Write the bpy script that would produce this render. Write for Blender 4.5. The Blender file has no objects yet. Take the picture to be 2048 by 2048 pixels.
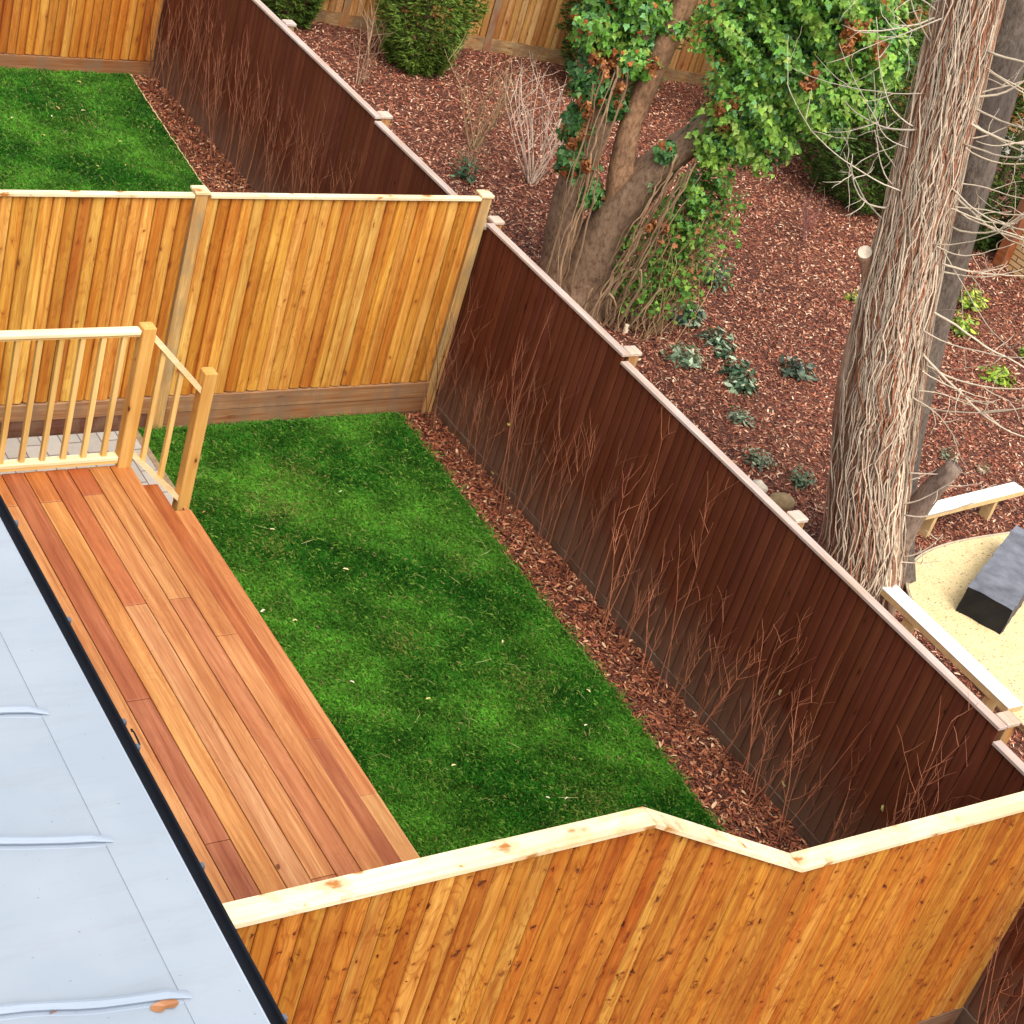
import bpy, math, random
import numpy as np
from mathutils import Matrix, Vector
random.seed(7); RNG = np.random.default_rng(7)
sc = bpy.context.scene
PI = math.pi

# ---------------------------------------------------------------- camera
cam = bpy.data.cameras.new('camera'); co = bpy.data.objects.new('camera', cam)
sc.collection.objects.link(co); sc.camera = co
yaw, pit, rol = 0.7039, -0.5228, 0.3115
f = Vector((math.sin(yaw)*math.cos(pit), math.cos(yaw)*math.cos(pit), math.sin(pit)))
r0 = Vector((math.cos(yaw), -math.sin(yaw), 0)); u0 = r0.cross(f)
r = math.cos(rol)*r0 + math.sin(rol)*u0; u = -math.sin(rol)*r0 + math.cos(rol)*u0
M = Matrix(((r.x, u.x, -f.x, -8.4825), (r.y, u.y, -f.y, -11.2965), (r.z, u.z, -f.z, 7.8538), (0, 0, 0, 1)))
co.matrix_world = M
cam.sensor_width = 36; cam.lens = 3571.885/2048*36
cam.shift_x = -2.98/2048; cam.shift_y = -93.0/2048
cam.clip_start = .1; cam.clip_end = 500
sc.render.resolution_x = sc.render.resolution_y = 1024
CAM = np.array([-8.4825, -11.2965, 7.8538])

# ---------------------------------------------------------------- light
SUN_EL, SUN_AZ = math.radians(58), math.radians(188)      # azimuth clockwise from +y
wd = bpy.data.worlds.new('World'); sc.world = wd; wd.use_nodes = True
nt = wd.node_tree; bg = nt.nodes['Background']
sky = nt.nodes.new('ShaderNodeTexSky'); sky.sky_type = 'NISHITA'; sky.sun_disc = False
sky.sun_elevation = SUN_EL; sky.sun_rotation = SUN_AZ
sky.air_density = 1.0; sky.dust_density = 3.0; sky.ozone_density = .6
hs = nt.nodes.new('ShaderNodeHueSaturation'); hs.inputs['Saturation'].default_value = .28      # thin cloud: a paler sky
nt.links.new(sky.outputs[0], hs.inputs['Color']); nt.links.new(hs.outputs[0], bg.inputs[0]); bg.inputs[1].default_value = 0.15
sl = bpy.data.lights.new('sun', 'SUN'); sl.energy = 1.75; sl.angle = math.radians(50); sl.color = (1, .95, .88)
so = bpy.data.objects.new('sun', sl); sc.collection.objects.link(so)
sd = Vector((math.sin(SUN_AZ)*math.cos(SUN_EL), math.cos(SUN_AZ)*math.cos(SUN_EL), math.sin(SUN_EL)))
so.rotation_euler = sd.to_track_quat('Z', 'Y').to_euler(); so.location = (-3, -28, 30)
sc.view_settings.view_transform = 'Standard'; sc.view_settings.look = 'None'
sc.view_settings.exposure = 0.82; sc.view_settings.gamma = 1

# ---------------------------------------------------------------- helpers
COL = sc.collection
def lin(*c):
    return tuple((x/255/12.92 if x/255 <= .04045 else ((x/255+.055)/1.055)**2.4) for x in c)
class MB:
    """collects geometry (world coordinates) with a colour per vertex"""
    def __init__(s): s.V = []; s.F = []; s.T = []; s.n = 0
    def raw(s, V, F, tint=(1, 1, 1)):
        V = np.asarray(V, float).reshape(-1, 3); F = np.asarray(F, int)
        s.V.append(V); s.F.append(F+s.n)
        t = np.asarray(tint, float)
        if t.ndim == 1: t = np.tile(t, (len(V), 1))
        s.T.append(t); s.n += len(V); return s
    def hexa(s, P, tint=(1, 1, 1)):
        # P: 8 points, bottom loop 0-3, top loop 4-7 (counter-clockwise from above)
        return s.raw(P, [[0, 3, 2, 1], [4, 5, 6, 7], [0, 1, 5, 4], [1, 2, 6, 5], [2, 3, 7, 6], [3, 0, 4, 7]], tint)
    def box(s, x0, x1, y0, y1, z0, z1, tint=(1, 1, 1), bev=0):
        if bev <= 0:
            return s.hexa([(x0, y0, z0), (x1, y0, z0), (x1, y1, z0), (x0, y1, z0), (x0, y0, z1), (x1, y0, z1), (x1, y1, z1), (x0, y1, z1)], tint)
        b = bev; P = []
        for z, k in ((z0, 0), (z1-b, 0), (z1, b)):
            for x, y in ((x0+k+b, y0+k), (x1-k-b, y0+k), (x1-k, y0+k+b), (x1-k, y1-k-b), (x1-k-b, y1-k), (x0+k+b, y1-k), (x0+k, y1-k-b), (x0+k, y0+k+b)):
                P.append((x, y, z))
        s.raw(P, [[i, (i+1) % 8, (i+1) % 8+8, i+8] for i in range(8)]+[[i+8, (i+1) % 8+8, (i+1) % 8+16, i+16] for i in range(8)], tint)
        s.n -= 24
        s.raw_faces([list(range(7, -1, -1)), list(range(16, 24))]); s.n += 24
        return s
    def raw_faces(s, F): s.F.append(np.asarray(F, int)+s.n)
    def tube(s, pts, rad, sides=5, tint=(1, 1, 1), rough=None):
        P = np.asarray(pts, float); n = len(P)
        rad = np.broadcast_to(np.asarray(rad, float), (n,))
        Tn = np.gradient(P, axis=0); Tn /= np.linalg.norm(Tn, axis=1)[:, None]+1e-9
        ref = np.array([.31, .17, .93]) if abs(Tn[:, 2]).mean() < .8 else np.array([.96, .2, .1])
        A = np.cross(Tn, ref); A /= np.linalg.norm(A, axis=1)[:, None]+1e-9
        B = np.cross(Tn, A)
        a = np.arange(sides)*2*PI/sides
        R = rad[:, None]*np.ones(sides)
        if rough is not None: R = R*rough
        V = P[:, None, :]+(np.cos(a)[None, :]*R)[..., None]*A[:, None, :]+(np.sin(a)[None, :]*R)[..., None]*B[:, None, :]
        i, j = np.meshgrid(np.arange(n-1), np.arange(sides), indexing='ij')
        F = np.stack([i*sides+j, i*sides+(j+1) % sides, (i+1)*sides+(j+1) % sides, (i+1)*sides+j], -1).reshape(-1, 4)
        t = np.asarray(tint, float)
        if t.ndim == 2: t = np.repeat(t, sides, axis=0)
        s.raw(V.reshape(-1, 3), F, t)
        s.n -= n*sides
        s.raw_faces([[(n-1)*sides+k for k in range(sides)]]); s.raw_faces([list(range(sides-1, -1, -1))]); s.n += n*sides
        return s
    def build(s, name, mat, parent=None, origin=None, smooth=False):
        V = np.concatenate(s.V); T = np.concatenate(s.T)
        if parent is not None: origin = W[parent.name]
        if origin is None: origin = (0, 0, 0)
        V = V-np.asarray(origin, float)
        tot = np.concatenate([np.full(len(x), x.shape[1]) for x in s.F])
        loops = np.concatenate([x.ravel() for x in s.F])
        me = bpy.data.meshes.new(name)
        me.vertices.add(len(V)); me.vertices.foreach_set('co', V.ravel())
        me.loops.add(len(loops)); me.loops.foreach_set('vertex_index', loops.astype(np.int32))
        me.polygons.add(len(tot)); st = np.concatenate([[0], np.cumsum(tot)[:-1]])
        me.polygons.foreach_set('loop_start', st.astype(np.int32)); me.polygons.foreach_set('loop_total', tot.astype(np.int32))
        me.update(calc_edges=True); me.validate()
        at = me.color_attributes.new('tint', 'FLOAT_COLOR', 'POINT')
        at.data.foreach_set('color', np.hstack([T, np.ones((len(T), 1))]).ravel())
        me.polygons.foreach_set('use_smooth', np.full(len(tot), bool(smooth)))
        me.materials.append(mat)
        o = bpy.data.objects.new(name, me); COL.objects.link(o)
        W[o.name] = np.asarray(origin, float)
        if parent is not None: o.parent = parent
        else: o.location = origin
        return o
W = {}
def thing(name, loc, label, cat, group=None):
    o = bpy.data.objects.new(name, None); COL.objects.link(o); o.location = loc
    o.empty_display_size = .2; W[o.name] = np.asarray(loc, float)
    return tag(o, label, cat, group)
def tag(o, label, cat, group=None, kind=None):
    if label: o['label'] = label
    if cat: o['category'] = cat
    if group: o['group'] = group
    if kind: o['kind'] = kind
    return o
def struct(o): o['kind'] = 'structure'; return o
def sub(parent, child):
    """parent a child object of a part, keeping its place"""
    child.parent = parent; return child

# ---------------------------------------------------------------- materials
def newmat(name):
    m = bpy.data.materials.new(name); m.use_nodes = True
    t = m.node_tree; b = t.nodes['Principled BSDF']; return m, t, b
def N(t, k, **kw):
    n = t.nodes.new(k)
    for a, v in kw.items(): setattr(n, a, v)
    return n
def mixc(t, a, b, fac, mode='MIX'):
    n = N(t, 'ShaderNodeMix', data_type='RGBA', blend_type=mode)
    for s, v in ((0, fac), (6, a), (7, b)):
        if hasattr(v, 'links') or hasattr(v, 'is_linked'): t.links.new(v, n.inputs[s])
        else: n.inputs[s].default_value = v if s == 0 else (*v, 1)[:4]
    return n.outputs[2]
def ramp(t, src, stops):
    n = N(t, 'ShaderNodeValToRGB'); e = n.color_ramp.elements
    while len(e) < len(stops): e.new(.5)
    for x, (p, c) in zip(e, stops):
        x.position = p; x.color = (*((c,)*3 if isinstance(c, (int, float)) else c), 1)
    t.links.new(src, n.inputs[0]); return n.outputs[0]
def noise(t, scale, detail=3, rough=.55, vec=None, mscale=None, dist=0):
    n = N(t, 'ShaderNodeTexNoise'); n.inputs['Scale'].default_value = scale
    n.inputs['Detail'].default_value = detail; n.inputs['Roughness'].default_value = rough; n.inputs['Distortion'].default_value = dist
    if mscale:
        mp = N(t, 'ShaderNodeMapping'); mp.inputs['Scale'].default_value = mscale
        t.links.new(vec, mp.inputs[0]); t.links.new(mp.outputs[0], n.inputs[0])
    elif vec is not None: t.links.new(vec, n.inputs[0])
    return n.outputs[0]
def wpos(t): return N(t, 'ShaderNodeNewGeometry').outputs['Position']
def bump(t, b, h, strength=.3, dist=.01):
    n = N(t, 'ShaderNodeBump'); n.inputs['Strength'].default_value = strength; n.inputs['Distance'].default_value = dist
    t.links.new(h, n.inputs['Height']); t.links.new(n.outputs[0], b.inputs['Normal'])
def mth(t, op, a, b=None):
    n = N(t, 'ShaderNodeMath', operation=op)
    for i, v in enumerate((a, b)):
        if v is None: continue
        if isinstance(v, (int, float)): n.inputs[i].default_value = v
        else: t.links.new(v, n.inputs[i])
    return n.outputs[0]
def wood(name, axis='Z', base=None, knots=True, figure=0, kth=.44, kdist=.3, knots2=False, rough=.75, grain=.35, knotc=(.10, .03, .008), kd=(9, 3.2), kr=.13, keep=.45, streak=None, dust=None, bumpv=.25, spec=.3, coarse=1, weather=None):
    m, t, b = newmat(name); P = wpos(t)
    tint = N(t, 'ShaderNodeAttribute', attribute_name='tint').outputs['Color']
    ax = 'XYZ'.index(axis)
    def sc3(a, l): v = [a, a, a]; v[ax] = l; return tuple(v)
    g1 = noise(t, 1, 4, .6, P, sc3(75*coarse, 2.2*coarse)); g2 = noise(t, 1, 3, .6, P, sc3(22*coarse, .9*coarse), .6)
    g3 = noise(t, 1.1, 3, .6, P)
    col = tint if base is None else mixc(t, tint, base, 1., 'MULTIPLY')
    dark = mixc(t, col, (.55, .38, .25), 1., 'MULTIPLY')
    c = mixc(t, dark, col, ramp(t, g1, [(.3, 1-grain*1.5), (.62, 1)]))
    c = mixc(t, mixc(t, c, streak or (.82, .60, .42), 1., 'MULTIPLY'), c, ramp(t, g2, [(.40, 0), (.62, 1)]))
    c = mixc(t, mixc(t, c, (.86, .80, .72), 1., 'MULTIPLY'), c, ramp(t, g3, [(.38, 0), (.62, 1)]))
    if figure:   # cathedral figure of flat-sawn boards
        fg = noise(t, 1, 2, .5, P, sc3(7, 1.1), .9); fr = mth(t, 'FRACT', mth(t, 'MULTIPLY', fg, 13))
        c = mixc(t, mixc(t, c, (.60, .40, .24), 1., 'MULTIPLY'), c, ramp(t, fr, [(0, 1-figure), (.10, 1-figure*.9), (.34, 1), (.93, 1), (1, 1-figure)]))
    hgt = g1
    if knots:
        mp = N(t, 'ShaderNodeMapping'); mp.inputs['Scale'].default_value = sc3(kd[0], kd[1]); t.links.new(P, mp.inputs[0])
        dn = N(t, 'ShaderNodeTexNoise'); dn.inputs['Scale'].default_value = 2.5; t.links.new(mp.outputs[0], dn.inputs[0])
        dv = N(t, 'ShaderNodeVectorMath', operation='MULTIPLY_ADD'); t.links.new(dn.outputs['Color'], dv.inputs[0])
        dv.inputs[1].default_value = (kdist, kdist, kdist); t.links.new(mp.outputs[0], dv.inputs[2])
        vo = N(t, 'ShaderNodeTexVoronoi'); vo.inputs['Scale'].default_value = 1; t.links.new(dv.outputs[0], vo.inputs[0])
        sp = N(t, 'ShaderNodeSeparateColor'); t.links.new(vo.outputs['Color'], sp.inputs[0])
        on = mth(t, 'LESS_THAN', sp.outputs[0], keep)
        if knots2:      # knots gather in patches
            on = mth(t, 'MULTIPLY', on, ramp(t, noise(t, 3.2, 2, .5, P), [(kth, 0), (kth+.05, 1)]))
        rr = mth(t, 'MULTIPLY_ADD', sp.outputs[1], kr); t.nodes[-1].inputs[2].default_value = kr*.35
        d = mth(t, 'DIVIDE', vo.outputs['Distance'], rr)
        core = mth(t, 'MULTIPLY', ramp(t, d, [(.45, 1), (1., 0)]), on)
        halo = mth(t, 'MULTIPLY', ramp(t, mth(t, 'MULTIPLY', d, .4), [(.2, 1), (1., 0)]), mth(t, 'MULTIPLY', on, .55))
        c = mixc(t, c, mixc(t, c, (.62, .36, .16), 1., 'MULTIPLY'), halo)
        c = mixc(t, c, knotc, core)
        hgt = mth(t, 'SUBTRACT', g1, mth(t, 'MULTIPLY', core, 1.5))
    if weather:   # grey-green ageing in broad patches
        w = noise(t, 1, 4, .65, P, (6, 6, 2.5))
        c = mixc(t, c, weather, ramp(t, w, [(.42, 0), (.68, .8)]))
    if dust:      # mud splashed up from the bed: (colour, top height)
        sx = N(t, 'ShaderNodeSeparateXYZ'); t.links.new(P, sx.inputs[0])
        nn = noise(t, 3, 5, .65, P)
        hh = mth(t, 'ADD', sx.outputs[2], mth(t, 'MULTIPLY', mth(t, 'SUBTRACT', nn, .5), -.9))
        c = mixc(t, c, dust[0], mth(t, 'MULTIPLY', ramp(t, mth(t, 'DIVIDE', hh, dust[1]), [(.1, 1), (1., 0)]), dust[2]))
    t.links.new(c, b.inputs['Base Color']); b.inputs['Roughness'].default_value = rough
    b.inputs['Specular IOR Level'].default_value = spec
    bump(t, b, hgt, bumpv, .004)
    return m
M_pine = wood('golden_pine', 'Z', figure=.35, kdist=.6, kd=(12, 6), kr=.19, keep=.42, knotc=(.20, .06, .012), grain=.3)
M_pine_knotty = wood('knotty_pine', 'Z', figure=.55, kth=.37, kd=(14, 11), kr=.30, keep=.6, knotc=(.10, .020, .003), grain=.34, bumpv=.7, kdist=.9, knots2=True)
M_capx = wood('pale_pine_x', 'X', kth=.46, kd=(14, 9), kr=.36, keep=.65, knotc=(.38, .15, .03), grain=.14, streak=(.95, .88, .74), kdist=.8, knots2=True)
M_capy = wood('aged_pine_y', 'Y', knots=False, grain=.3, streak=(.86, .80, .78), weather=(.42, .34, .30))
M_rail = wood('rail_pine', 'Z', kd=(14, 5), kr=.12, keep=.25, grain=.18, streak=(.9, .8, .6))
M_railx = wood('rail_pine_x', 'X', kd=(14, 5), kr=.12, keep=.15, grain=.15, streak=(.95, .88, .74))
M_grav = wood('gravel_board_wood', 'X', kd=(9, 2.5), kr=.14, keep=.3, grain=.4, weather=(.20, .12, .07))
M_post = wood('post_wood', 'Z', kd=(12, 4), kr=.14, keep=.2, grain=.3, weather=(.26, .2, .11))
M_brown = wood('brown_stained_wood', 'Z', kd=(10, 3.5), kr=.1, keep=.25, knotc=(.03, .009, .005), grain=.25, streak=(.8, .74, .7), dust=((.17, .105, .068), .75, .7), rough=.75, spec=.15)
M_browng = wood('brown_gravel_board', 'Y', knots=False, grain=.3, weather=(.16, .105, .075), rough=.85)
M_deck = wood('hardwood_deck', 'Y', knots=False, figure=.22, rough=.42, grain=.45, streak=(.80, .66, .55), bumpv=.12, spec=.45, coarse=.9)
def plain(name, col, rough=.6, var=.15, vs=6, spec=.4, met=0, b2=0, bs=40):
    m, t, b = newmat(name); P = wpos(t); n = noise(t, vs, 4, .6, P)
    tint = N(t, 'ShaderNodeAttribute', attribute_name='tint').outputs['Color']
    c = mixc(t, tuple(x*(1-var) for x in col), tuple(min(1, x*(1+var)) for x in col), ramp(t, n, [(.3, 0), (.7, 1)]))
    c = mixc(t, c, tint, 1., 'MULTIPLY')
    t.links.new(c, b.inputs['Base Color']); b.inputs['Roughness'].default_value = rough
    b.inputs['Specular IOR Level'].default_value = spec; b.inputs['Metallic'].default_value = met
    if b2: bump(t, b, noise(t, bs, 4, .6, P), b2, .01)
    return m
def roofmat():
    m, t, b = newmat('grey_fibreglass_roof'); P = wpos(t)
    tint = N(t, 'ShaderNodeAttribute', attribute_name='tint').outputs['Color']
    c = mixc(t, (.275, .315, .365), (.315, .35, .395), ramp(t, noise(t, 1.3, 4, .6, P), [(.35, 0), (.65, 1)]))
    c = mixc(t, c, (.25, .27, .29), mth(t, 'MULTIPLY', ramp(t, noise(t, 1, 5, .7, P, (1.5, 9, 5)), [(.52, 0), (.75, 1)]), .45))
    c = mixc(t, c, (.13, .12, .10), ramp(t, noise(t, 55, 2, .5, P), [(.74, 0), (.78, .6)]))
    c = mixc(t, c, tint, 1., 'MULTIPLY')
    t.links.new(c, b.inputs['Base Color']); b.inputs['Roughness'].default_value = .55; b.inputs['Specular IOR Level'].default_value = .35
    bump(t, b, noise(t, 50, 4, .6, P), .06, .01); return m
M_roof = roofmat()
M_gutter = plain('black_plastic', (.006, .007, .011), .5, .2, 8, .25)
M_clip = plain('clip_plastic', (.10, .11, .14), .4)
M_rubber = plain('dark_play_block', (.055, .057, .063), .6, .35, 5, .2, b2=.5, bs=14)
M_beam = plain('white_planed_timber', (.80, .76, .68), .6, .06, 8, .3)
M_beamside = plain('beam_pine', (.62, .43, .2), .6, .15, 14, .3)
M_stone = plain('pale_stone', (.42, .34, .24), .8, .25, 20, .3, b2=.4)
M_yellowbrick = None
def leafmat(name, rough=.45, trans=.25, spec=.4):
    m, t, b = newmat(name)
    tint = N(t, 'ShaderNodeAttribute', attribute_name='tint').outputs['Color']
    t.links.new(tint, b.inputs['Base Color']); b.inputs['Roughness'].default_value = rough
    b.inputs['Specular IOR Level'].default_value = spec
    tr = N(t, 'ShaderNodeBsdfTranslucent'); t.links.new(mixc(t, tint, (1.3, 1.4, .6), 1., 'MULTIPLY'), tr.inputs[0])
    mx = N(t, 'ShaderNodeMixShader'); mx.inputs[0].default_value = trans
    t.links.new(b.outputs[0], mx.inputs[1]); t.links.new(tr.outputs[0], mx.inputs[2])
    t.links.new(mx.outputs[0], t.nodes['Material Output'].inputs[0])
    return m
M_grass = leafmat('grass_blades', .55, .25, .25)
M_ivy = leafmat('ivy_leaves', .42, .2, .3)
M_conifer = leafmat('conifer_sprays', .6, .15, .25)
M_twig = plain('twig_bark', (1, 1, 1), .75, .2, 25, .25)
M_chip = plain('bark_chip', (1, 1, 1), .7, .15, 40, .3)
def barkmat(name, a, b_, c_, sc_=(14, 14, 3)):
    m, t, b = newmat(name); P = wpos(t)
    n1 = noise(t, 1, 5, .65, P, sc_, .5); n2 = noise(t, 1.6, 3, .6, P); n3 = noise(t, 1, 5, .7, P, (sc_[0]*3.2, sc_[1]*3.2, sc_[2]*2.2))
    tint = N(t, 'ShaderNodeAttribute', attribute_name='tint').outputs['Color']
    c = mixc(t, a, b_, ramp(t, n1, [(.35, 0), (.65, 1)])); c = mixc(t, c, c_, ramp(t, n2, [(.4, 0), (.65, .8)]))
    c = mixc(t, c, tint, 1., 'MULTIPLY')
    c = mixc(t, mixc(t, c, (.5, .42, .35), 1., 'MULTIPLY'), c, ramp(t, n3, [(.35, 0), (.55, 1)]))
    t.links.new(c, b.inputs['Base Color']); b.inputs['Roughness'].default_value = .85
    bump(t, b, mth(t, 'ADD', n1, mth(t, 'MULTIPLY', n3, .4)), .7, .03); return m
M_trunk = barkmat('tree_bark', (.32, .20, .125), (.46, .34, .23), (.25, .125, .07))
M_trunk2 = barkmat('grey_tree_bark', (.11, .085, .065), (.17, .13, .10), (.08, .06, .05), (9, 9, 5))
M_trunk3 = barkmat('ivy_tree_bark', (.22, .13, .075), (.33, .21, .125), (.15, .095, .055), (8, 8, 6))
def soilmat(name, cols, s=38, bstr=.8):
    m, t, b = newmat(name); P = wpos(t)
    mp = N(t, 'ShaderNodeMapping'); mp.inputs['Rotation'].default_value = (0, 0, .6); mp.inputs['Scale'].default_value = (1, 2.1, 1); t.links.new(P, mp.inputs[0])
    ds = N(t, 'ShaderNodeTexNoise'); ds.inputs['Scale'].default_value = 9; t.links.new(P, ds.inputs[0])
    ad = N(t, 'ShaderNodeVectorMath', operation='MULTIPLY_ADD'); t.links.new(ds.outputs['Color'], ad.inputs[0]); ad.inputs[1].default_value = (.5, .5, .5); t.links.new(mp.outputs[0], ad.inputs[2])
    vo = N(t, 'ShaderNodeTexVoronoi'); vo.inputs['Scale'].default_value = s; t.links.new(ad.outputs[0], vo.inputs[0])
    sp = N(t, 'ShaderNodeSeparateColor'); t.links.new(vo.outputs['Color'], sp.inputs[0])
    c = ramp(t, sp.outputs[0], [(0, cols[0]), (.45, cols[1]), (.8, cols[2]), (1, cols[3])])
    n = noise(t, .8, 3, .6, P); c = mixc(t, mixc(t, c, (.7, .62, .62), 1., 'MULTIPLY'), c, ramp(t, n, [(.35, 0), (.65, 1)]))
    t.links.new(c, b.inputs['Base Color']); b.inputs['Roughness'].default_value = .85
    bump(t, b, mth(t, 'ADD', sp.outputs[1], mth(t, 'MULTIPLY', vo.outputs['Distance'], -1)), bstr, .02); return m
M_mulch = soilmat('bark_mulch_bed', [(.04, .010, .005), (.15, .040, .020), (.29, .095, .048), (.44, .20, .11)])
def lawnmat():
    m, t, b = newmat('lawn_soil'); P = wpos(t)
    c = mixc(t, (.012, .035, .006), (.03, .07, .012), ramp(t, noise(t, 30, 4, .6, P), [(.35, 0), (.65, 1)]))
    t.links.new(c, b.inputs['Base Color']); b.inputs['Roughness'].default_value = .95; return m
M_lawn = lawnmat()
def pavmat():
    m, t, b = newmat('patio_blocks'); P = wpos(t)
    mp = N(t, 'ShaderNodeMapping'); mp.inputs['Rotation'].default_value = (0, 0, PI/2); t.links.new(P, mp.inputs[0])
    br = N(t, 'ShaderNodeTexBrick'); br.inputs['Scale'].default_value = 1; br.inputs['Brick Width'].default_value = .3; br.inputs['Row Height'].default_value = .16
    br.inputs['Mortar Size'].default_value = .006; br.inputs['Color1'].default_value = (.36, .33, .29, 1); br.inputs['Color2'].default_value = (.42, .39, .345, 1); br.inputs['Mortar'].default_value = (.16, .14, .12, 1)
    t.links.new(mp.outputs[0], br.inputs[0]); c = mixc(t, br.outputs[0], (.8, .76, .7), ramp(t, noise(t, 20, 5, .7, P), [(.4, 0), (.8, .6)]), 'MULTIPLY')
    t.links.new(c, b.inputs['Base Color']); b.inputs['Roughness'].default_value = .85
    bump(t, b, mth(t, 'SUBTRACT', 1, br.outputs['Fac']), .5, .01); return m
M_patio = pavmat()
def brickmat(name, c1, c2, mo, rot=False, w=.225, h=.075):
    m, t, b = newmat(name); P = wpos(t); sx = N(t, 'ShaderNodeSeparateXYZ'); t.links.new(P, sx.inputs[0])
    cb = N(t, 'ShaderNodeCombineXYZ'); t.links.new(mth(t, 'ADD', sx.outputs[0], sx.outputs[1]), cb.inputs[0]); t.links.new(sx.outputs[2], cb.inputs[1])
    br = N(t, 'ShaderNodeTexBrick'); br.inputs['Scale'].default_value = 1; br.inputs['Brick Width'].default_value = w; br.inputs['Row Height'].default_value = h
    br.inputs['Mortar Size'].default_value = .008; br.inputs['Color1'].default_value = (*c1, 1); br.inputs['Color2'].default_value = (*c2, 1); br.inputs['Mortar'].default_value = (*mo, 1)
    t.links.new(cb.outputs[0], br.inputs[0]); t.links.new(br.outputs[0], b.inputs['Base Color']); b.inputs['Roughness'].default_value = .85
    bump(t, b, mth(t, 'SUBTRACT', 1, br.outputs['Fac']), .5, .01); return m
M_brick = brickmat('stock_brick', (.42, .28, .15), (.50, .35, .2), (.45, .42, .38))
M_ybrick = brickmat('yellow_brick', (.62, .40, .17), (.70, .47, .22), (.14, .07, .03))
def sandmat():
    m, t, b = newmat('rubber_crumb_surface'); P = wpos(t)
    c = mixc(t, (.66, .48, .21), (.82, .66, .38), ramp(t, noise(t, 60, 3, .6, P), [(.35, 0), (.65, 1)]))
    c = mixc(t, c, (.16, .075, .03), ramp(t, noise(t, 1, 2, .5, P, (34, 60, 30)), [(.635, 0), (.67, .8)]))
    c = mixc(t, c, (.46, .31, .14), ramp(t, noise(t, 7, 4, .7, P), [(.5, 0), (.75, .55)]))
    t.links.new(c, b.inputs['Base Color']); b.inputs['Roughness'].default_value = .9
    bump(t, b, noise(t, 120, 3, .6, P), .4, .01); return m
M_sand = sandmat()
M_pav2 = plain('grey_path_slabs', (.34, .32, .29), .85, .15, 3, .3, b2=.2)

# ---------------------------------------------------------------- ground
mb = MB(); mb.box(-40, 60, -40, 70, -.5, -.06); struct(mb.build('ground', M_mulch))
def sheet(name, poly, z, mat):
    m_ = MB(); m_.raw([(x, y, z) for x, y in poly], [list(range(len(poly)))]); return struct(m_.build(name, mat))
# play-park planting bed, gently uneven
def terrain(name, x0, x1, y0, y1, nx, ny, z, amp, mat):
    X, Y = np.meshgrid(np.linspace(x0, x1, nx), np.linspace(y0, y1, ny), indexing='ij')
    Z = park_z(X, Y) if z is None else z+X*0
    V = np.stack([X, Y, Z], -1).reshape(-1, 3); i, j = np.meshgrid(np.arange(nx-1), np.arange(ny-1), indexing='ij'); k = i*ny+j
    m_ = MB(); m_.raw(V, np.stack([k, k+ny, k+ny+1, k+1], -1).reshape(-1, 4)); return struct(m_.build(name, mat, smooth=True))
def park_z(X, Y):
    return .0+.018*np.sin(X*1.7+Y*.6)*np.sin(Y*1.3-X*.4)+.01*np.sin(X*4.1)*np.sin(Y*3.7)
terrain('mulch_bed', .03, 16, -9, 13, 160, 220, None, 0, M_mulch)
EDGE = [(-.37, -.02), (-.42, -1.2), (-.50, -2.56), (-.53, -3.9), (-.60, -5.18), (-.68, -7.07)]
EDGE2 = [(-.29, 6.94), (-.38, 6.09), (-.46, 5.14), (-.54, 4.25), (-.6, 3.0), (-.66, 1.5), (-.7, .1)]
sheet('lawn', [(-5.7, -7.07), (-.68, -7.07)]+EDGE[::-1][1:]+[(-5.7, -.02)], 0., M_lawn)
sheet('planting_border', [(p[0], p[1]) for p in EDGE]+[(0., -7.07), (0., -.02)], .004, M_mulch)
sheet('far_lawn', [(-5.7, .1)]+EDGE2[::-1]+[(-5.7, 6.94)], .14, M_lawn)
sheet('far_planting_border', [(p[0], p[1]) for p in EDGE2]+[(0., .1), (0., 6.94)], .144, M_mulch)
sheet('neighbour_border', [(-5.7, -13), (0., -13), (0., -7.2), (-5.7, -7.2)], -.02, M_mulch)
mb = MB(); mb.box(-5.72, -2.90, -1.80, -.03, -.05, .04); struct(mb.build('patio', M_patio))
mb = MB(); mb.box(-2.90, -2.85, -1.80, -.03, -.05, .045, (.62, .55, .45)); tag(mb.build('patio_edging', M_stone, origin=(-2.87, -1, 0)), 'pale strip edging the block patio beside the lawn', 'edging')
# rubber-crumb play surface
def se(c): return math.copysign(abs(c)**(2/3.9), c)
pts = []
for a in np.linspace(0, 2*PI, 128, endpoint=False):
    rr = 1.0+.03*math.sin(3*a+1)
    pts.append((5.2+2.38*se(math.cos(a)), -5.2+2.45*se(math.sin(a))))
m_ = MB(); n_ = len(pts)
m_.raw([(x, y, .05) for x, y in pts], [list(range(n_))]); m_.raw([(x, y, .05) for x, y in pts]+[(x, y, -.1) for x, y in pts], [[i, i+n_, (i+1) % n_+n_, (i+1) % n_] for i in range(n_)])
struct(m_.build('play_surface', M_sand))
ring = [(5.2+2.395*se(math.cos(a)), -5.2+2.465*se(math.sin(a)), .047) for a in np.linspace(0, 2*PI, 193)]
m_ = MB(); m_.tube(ring, .012, 6, (1.2, 1.2, 1.2)); tag(m_.build('surface_edging', M_stone, origin=(5.15, -5, 0), smooth=True), 'thin pale curb around the sandy play surface', 'edging')
sheet('path', [(12.5, 6), (30, 2), (34, 40), (17, 34), (15.2, 12)], .03, M_pav2)

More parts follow.
